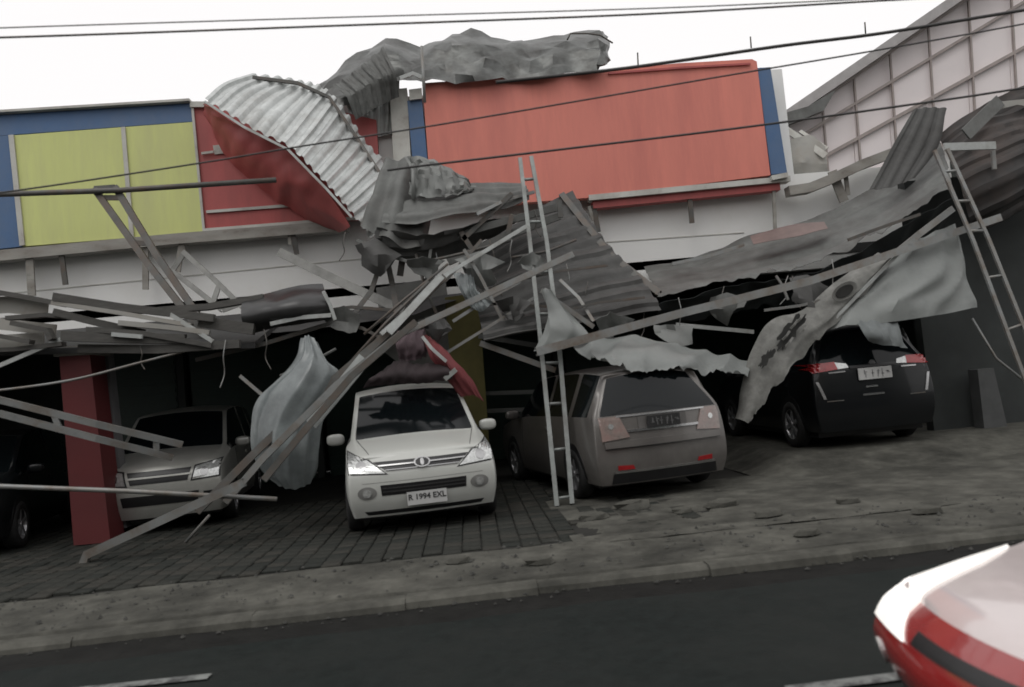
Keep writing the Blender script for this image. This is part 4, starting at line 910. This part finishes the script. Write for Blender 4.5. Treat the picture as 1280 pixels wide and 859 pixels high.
MPV = [(.03,.80,.87,.90,.95,.71), (.14,.86,.92,.955,.995,.74), (.48,.94,1.0,1.035,1,.74), (.86,1.01,1.06,1.09,1,.79), (1.62,1.05,1.575,1.625,1,.685),
       (1.72,1.05,1.60,1.65,1,.685), (2.42,1.06,1.64,1.70,1,.68), (2.50,1.06,1.64,1.70,1,.68), (3.30,1.06,1.63,1.695,1,.67), (3.40,1.06,1.625,1.69,1,.67), (3.92,1.06,1.58,1.64,.99,.655), (4.14,1.06,1.52,1.585,.975,.61)]
def sc(st, sy=1, sz=1, dz=0): return [(a*sy, b*sz+dz, c*sz+dz, d*sz+dz, e, f) for a, b, c, d, e, f in st]

# --- white MPV, front to the camera
M_wp = mat('white car paint', (.50,.51,.48), .35, .04, 3, coat=.5, dirt=(.42,.42,.39), dscale=1.5, dmin=.55, dmax=.85)
wc = empty('white_car', P(533, 640, 9.45)*1.0, 'white people carrier parked nose out under the fallen beams', 'car', rz=math.radians(7.5))
wc.location.z = 0
b = car_body(wc, sc(MPV, 1, 1.0)[:3]+[(a, q, c*1.01, d*1.01, e, f*1.03) for a, q, c, d, e, f in MPV[3:4]]+[(a, q*1.01, c*1.035, d*1.035, e, f*1.03) for a, q, c, d, e, f in MPV[4:]], 1.80, [.10, 0, 0, .05, .15], [-.06, 0, 0, -.03, -.22], M_wp, fb=.10)
for s in (-1, 1):
    q = lambda pts: [(s*x, z) for x, z in pts]
    patch(b, 'front', q([(.40,.70), (.85,.73), (.855,.985), (.60,.875)]), M_black, wc, 'lamp_surround', .005)
    patch(b, 'front', q([(.43,.715), (.835,.745), (.84,.965), (.62,.865)]), M_lamp, wc, 'headlight', .016)
    disc(b, 'front', s*.70, .81, .06, .055, M_chrome, wc, 'lamp_reflector', .022)
    disc(b, 'front', s*.655, .505, .11, .075, mat('lamp recess', (.20,.20,.19), .5), wc, 'fog_recess', .005)
    disc(b, 'front', s*.655, .505, .048, .048, M_lamp, wc, 'fog_lamp', .018)
patch(b, 'front', [(-.42,.745), (.42,.745), (.56,.845), (-.56,.845)], M_black, wc, 'grille', .007, 20)
patch(b, 'front', [(-.50,.792), (.50,.792), (.52,.806), (-.52,.806)], M_chrome, wc, 'grille_bar', .022, 20, 2)
patch(b, 'front', [(-.42,.745), (.42,.745), (.43,.753), (-.43,.753)], M_chrome, wc, 'grille_bar', .020, 20, 2)
g_ = disc(b, 'front', 0, .797, .095, .055, M_chrome, wc, 'badge', .034); disc(b, 'front', 0, .797, .078, .042, M_black, g_, 'badge_field', .037); disc(b, 'front', 0, .797, .022, .038, M_chrome, g_, 'badge_ring', .041)
patch(b, 'front', [(-.49,.465), (.49,.465), (.50,.585), (-.50,.585)], M_black, wc, 'lower_intake', .006, 20)
for z in (.505, .545): patch(b, 'front', [(-.48,z-.006), (.48,z-.006), (.48,z+.006), (-.48,z+.006)], mat('intake slat', (.04,.04,.04), .4), wc, 'intake_slat', .012, 20, 1)
for sx in (-1, 1): patch(b, 'top', [(sx*.60,.20), (sx*.608,.20), (sx*.735,.84), (sx*.727,.84)], mat('panel gap', (.05,.05,.05), .7), wc, 'bonnet_seam', .003, 1, 12)
patch(b, 'front', [(-.66,.245), (.66,.245), (.70,.29), (-.70,.29)], M_black, wc, 'lip', .004, 20, 2)
patch(b, 'front', [(-.70,.615), (.70,.615), (.71,.621), (-.71,.621)], mat('bumper seam', (.22,.22,.21), .5), wc, 'bumper_seam', .002, 20, 1)
plate(wc, b, 'front', .02, .40, .46, .15, 'R 1994 EXL')
common(wc, b, 1.80, (.77, 3.42), .31, (1.28, 2.46, 3.30), 1.0, 4.14, mm=M_wp, my=1.22, mz=1.10)
for s in (-.45, .1): MB().sweep([(s, .93, 1.115), (s+.2, 1.12, 1.27), (s+.44, 1.02, 1.19)], rect(.02, .015)).build('wiper', M_black, wc, local=True)

# --- silver car front
M_sp = mat('silver paint', (.46,.46,.43), .35, .06, 4, metal=.4, coat=.4, dirt=(.36,.36,.33), dscale=1.5)
sv = empty('silver_car', (-4.42, 11.6, 0), 'silver grey people carrier behind the red and grey pillars', 'car', rz=math.radians(7))
b = car_body(sv, sc(MPV, 1.03, 1.03), 1.74, [.08, 0, 0, .04, .12], [-.06, 0, 0, -.03, -.22], M_sp, fb=.12)
for s in (-1, 1):
    q = lambda pts: [(s*x, z) for x, z in pts]
    patch(b, 'front', q([(.42,.68), (.81,.70), (.82,.95), (.47,.89)]), M_black, sv, 'lamp_surround', .005)
    patch(b, 'front', q([(.445,.70), (.79,.72), (.80,.93), (.49,.87)]), M_lamp, sv, 'headlight', .016)
    disc(b, 'front', s*.60, .79, .055, .055, M_chrome, sv, 'lamp_reflector', .022)
    patch(b, 'front', q([(.56,.42), (.78,.44), (.78,.52), (.58,.52)]), M_black, sv, 'fog_recess', .006)
patch(b, 'front', [(-.38,.70), (.38,.70), (.43,.87), (-.43,.87)], M_black, sv, 'grille', .008, 20)
for z in (.785,): patch(b, 'front', [(-.42,z-.012), (.42,z-.012), (.43,z+.012), (-.43,z+.012)], M_sp, sv, 'grille_bar', .02, 20, 1)
patch(b, 'front', [(-.5,.40), (.5,.40), (.52,.54), (-.52,.54)], M_black, sv, 'lower_intake', .006, 20)
common(sv, b, 1.74, (.8, 3.5), .32, (1.3, 2.5, 3.4), 1.02, 4.2, mm=M_sp, my=1.25, mz=1.12)

# --- dark car at the left edge
M_dp = mat('near black paint', (.006,.007,.008), .3, .05, 4, coat=.3, spec=.3)
dc = empty('dark_car', (-7.05, 10.7, 0), 'near black car at the left edge beside the red pillar', 'car', rz=math.radians(12))
b = car_body(dc, sc(MPV, 1.05, .98), 1.76, [.08, 0, 0, .04, .12], [-.06, 0, 0, -.03, -.22], M_dp, fb=.12)
for s in (-1, 1):
    q = lambda pts: [(s*x, z) for x, z in pts]
    patch(b, 'front', q([(.48,.68), (.79,.70), (.80,.82), (.50,.78)]), mat('smoked lamp', (.08,.08,.085), .12, .3, 30, metal=.4, coat=.8), dc, 'headlight', .014)
    disc(b, 'front', s*.66, .44, .06, .05, M_lamp, dc, 'fog_lamp', .012)
    patch(b, 'front', q([(.62,.34), (.66,.34), (.80,.52), (.775,.52)]), M_chrome, dc, 'chrome_trim', .012, 4, 6)
patch(b, 'front', [(-.42,.64), (.42,.64), (.46,.80), (-.46,.80)], M_black, dc, 'grille', .008, 20)
patch(b, 'front', [(-.43,.71), (.43,.71), (.44,.735), (-.44,.735)], M_chrome, dc, 'grille_bar', .02, 20, 1)
plate(dc, b, 'front', 0, .48, .46, .15, None, False, (-.38, -.2, -.05, .1, .3))
common(dc, b, 1.76, (.8, 3.5), .32, (1.3, 2.5, 3.4), .98, 4.3, mm=M_dp, my=1.25, mz=1.05)

# --- brown silver MPV, rear to the camera
M_bp = mat('brown silver paint', (.165,.155,.145), .35, .08, 4, metal=.35, coat=.4, dirt=(.12,.112,.105), dscale=1.5)
bc = empty('brown_car', (2.42, 10.35, 0), 'brownish silver people carrier parked tail out under the white tarp', 'car', rz=math.radians(193))
L_ = 4.45; BS = sc(MPV, L_/4.14, 1.02)
off = Matrix.Rotation(math.radians(193), 3, 'Z') @ Vector((0, L_, 0)); bc.location = Vector((2.42, 10.15, 0)) - Vector((off.x, off.y, 0))
b = car_body(bc, BS, 1.9, [.08, 0, 0, .04, .12], [-.05, 0, .0, -.04, -.30], M_bp, rb=.09)
for s in (-1, 1):
    q = lambda pts: [(s*x, z) for x, z in pts]
    patch(b, 'rear', q([(.47,.80), (.83,.77), (.835,1.07), (.58,1.07)]), mat('pale tail lamp', (.25,.21,.19), .2, .2, 20, coat=.8, dirt=(.3,.2,.18), dscale=4), bc, 'tail_lamp', .018)
    patch(b, 'rear', q([(.44,.40), (.66,.40), (.66,.46), (.46,.45)]), M_tail, bc, 'reflector', .012)
    disc(b, 'rear', s*.70, .95, .035, .035, M_lamp, bc, 'lamp_bulb', .024)
patch(b, 'rear', [(-.50,.86), (.50,.86), (.50,.89), (-.50,.89)], M_chrome, bc, 'tailgate_strip', .02, 16, 1)
patch(b, 'rear', [(-.62,1.055), (.62,1.055), (.62,1.075), (-.62,1.075)], M_chrome, bc, 'tailgate_strip', .02, 16, 1)
for sx in (-1, 1): patch(b, 'rear', [(sx*.795,.77), (sx*.803,.77), (sx*.803,1.06), (sx*.795,1.06)], M_black, bc, 'tailgate_seam', .004, 1, 8)
patch(b, 'rear', [(-.80,.68), (.80,.68), (.81,.76), (-.81,.76)], M_bp, bc, 'bumper_ledge', .035, 20, 3)
patch(b, 'rear', [(-.80,.672), (.80,.672), (.80,.68), (-.80,.68)], M_black, bc, 'bumper_seam', .036, 20, 1)
patch(b, 'rear', [(-.70,.36), (.70,.36), (.71,.385), (-.71,.385)], M_chrome, bc, 'bumper_strip', .012, 20, 1)
patch(b, 'rear', [(-.74,.23), (.74,.23), (.72,.355), (-.72,.355)], M_black, bc, 'diffuser', .004, 20)
patch(b, 'rear', [(-.34,.88), (.34,.88), (.34,1.045), (-.34,1.045)], mat('plate recess', (.10,.095,.09), .5), bc, 'plate_recess', .008)
plate(bc, b, 'rear', 0, .965, .46, .15, None, True, (-.4, -.25, -.1, .05, .2, .35))
common(bc, b, 1.9, (.83, 3.64), .33, (1.4, 2.7, 3.6), 1.02, L_, mm=M_bp, my=1.3, mz=1.1, spokes=6)
MB().sweep([(-.15, L_-.12, 1.14), (.1, L_-.16, 1.22), (.32, L_-.14, 1.17)], rect(.02, .015)).build('rear_wiper', M_black, bc, local=True)

# --- black SUV, rear to the camera, on a raised bay
V, F = grid(3.9, 15, 10.3, 17, 0, 90, 60)
V = [(x, y, -.02+.22*max(0, min(1, (y-10.5)/1.1))*max(0, min(1, (x-3.95)/.6))+.012*noise.noise(Vector((x*1.5, y*1.5, 4)))) for x, y, z in V]
struct('parking_ramp', V, F, M_conc, True)
bk = empty('black_car', (5.72, 11.6, 0), 'black off roader parked tail out at right with red lamps and a pale plate', 'car', rz=math.radians(180))
L_ = 4.6; off = Matrix.Rotation(math.radians(180), 3, 'Z') @ Vector((0, L_, 0)); bk.location = Vector((5.92, 11.4, .2)) - Vector((off.x, off.y, 0))
b = car_body(bk, sc(MPV, L_/4.14, 1.1), 1.86, [.08, 0, 0, .04, .12], [-.05, 0, 0, -.05, -.30], M_dp, rb=.08, zs=(.26,.48,.80))
for s in (-1, 1):
    q = lambda pts: [(s*x, z) for x, z in pts]
    patch(b, 'rear', q([(.52,1.16), (.87,1.13), (.89,1.26), (.54,1.27)]), M_tail, bk, 'tail_lamp', .02)
    patch(b, 'rear', q([(.36,1.17), (.52,1.16), (.54,1.26), (.38,1.23)]), M_lamp, bk, 'reverse_lamp', .018)
    patch(b, 'rear', q([(.42,1.11), (.66,1.105), (.66,1.125), (.42,1.13)]), M_chrome, bk, 'lamp_trim', .018, 8, 1)
    patch(b, 'rear', q([(.74,.74), (.78,.74), (.86,1.0), (.82,1.0)]), mat('bumper reflector', (.4,.4,.4), .25, .2, 10, metal=.6), bk, 'corner_trim', .016, 3, 8)
    patch(b, 'rear', q([(.50,.70), (.74,.70), (.74,.715), (.50,.715)]), M_steeld, bk, 'bumper_trim', .012, 8, 1)
patch(b, 'rear', [(-.34,1.15), (.34,1.15), (.36,1.19), (-.36,1.19)], M_black, bk, 'tailgate_garnish', .024)
disc(b, 'rear', 0, 1.21, .045, .04, M_chrome, bk, 'badge', .02)
plate(bk, b, 'rear', 0, 1.06, .50, .17, None, False, (-.38, -.22, -.08, .06, .3))
patch(b, 'rear', [(-.02,.86), (.16,.86), (.16,.885), (-.02,.885)], M_chrome, bk, 'emblem_strip', .016, 6, 1)
patch(b, 'rear', [(-.10,.745), (.22,.745), (.22,.775), (-.10,.775)], M_chrome, bk, 'bumper_strip', .016, 8, 1)
common(bk, b, 1.86, (.88, 3.7), .36, (1.45, 2.8, 3.7), 1.08, L_, mm=M_dp, my=1.4, mz=1.2, spokes=6)

# --- red car passing close by on the road, headlamp lit
M_rp = mat('red car paint', (.30,.018,.018), .25, .08, 4, coat=1.0)
HB = sc(MPV, .92, .73)
rc = empty('red_car', (0, 0, 0), 'red car with sky reflection painted pale on its bonnet passing close by, headlamps lit', 'car', rz=math.radians(-90))
tip = P(1085, 770, 2.78); rc.location = Vector((tip.x+.36, 2.78, -.115))
b = car_body(rc, HB, 1.66, [.10, 0, 0, .05, .16], [-.06, 0, 0, -.03, -.25], M_rp, fb=.16, hood=mat('red bonnet with painted sky sheen', (.62,.54,.53), .2, .05, 4, coat=1.0))  # sky reflection on the red bonnet is put in as a pale base colour
M_lit = mat('lit headlamp', (.8,.8,.8), .15, .2, 12, emit=(1,.95,.86,.75), coat=.8)
for s in (-1, 1):
    q = lambda pts: [(s*x, z) for x, z in pts]
    patch(b, 'front', q([(.36,.55), (.76,.54), (.80,.66), (.58,.645)]), M_lit, rc, 'headlight', .014)
    disc(b, 'front', s*.66, .42, .06, .055, M_lamp, rc, 'fog_lamp', .012)
    patch(b, 'top', q([(.50,.05), (.74,.14), (.80,.74), (.66,.50)]), M_lit, rc, 'headlight_wing', .014, 6, 16)
patch(b, 'front', [(-.30,.56), (.30,.56), (.31,.60), (-.31,.60)], M_black, rc, 'grille', .008, 20)
patch(b, 'front', [(-.4,.30), (.4,.30), (.42,.38), (-.42,.38)], M_black, rc, 'lower_intake', .006, 20)
common(rc, b, 1.66, (.72, 3.15), .29, (1.2, 2.3, 3.1), .84, 3.8, mm=M_rp, my=1.15, mz=.95)
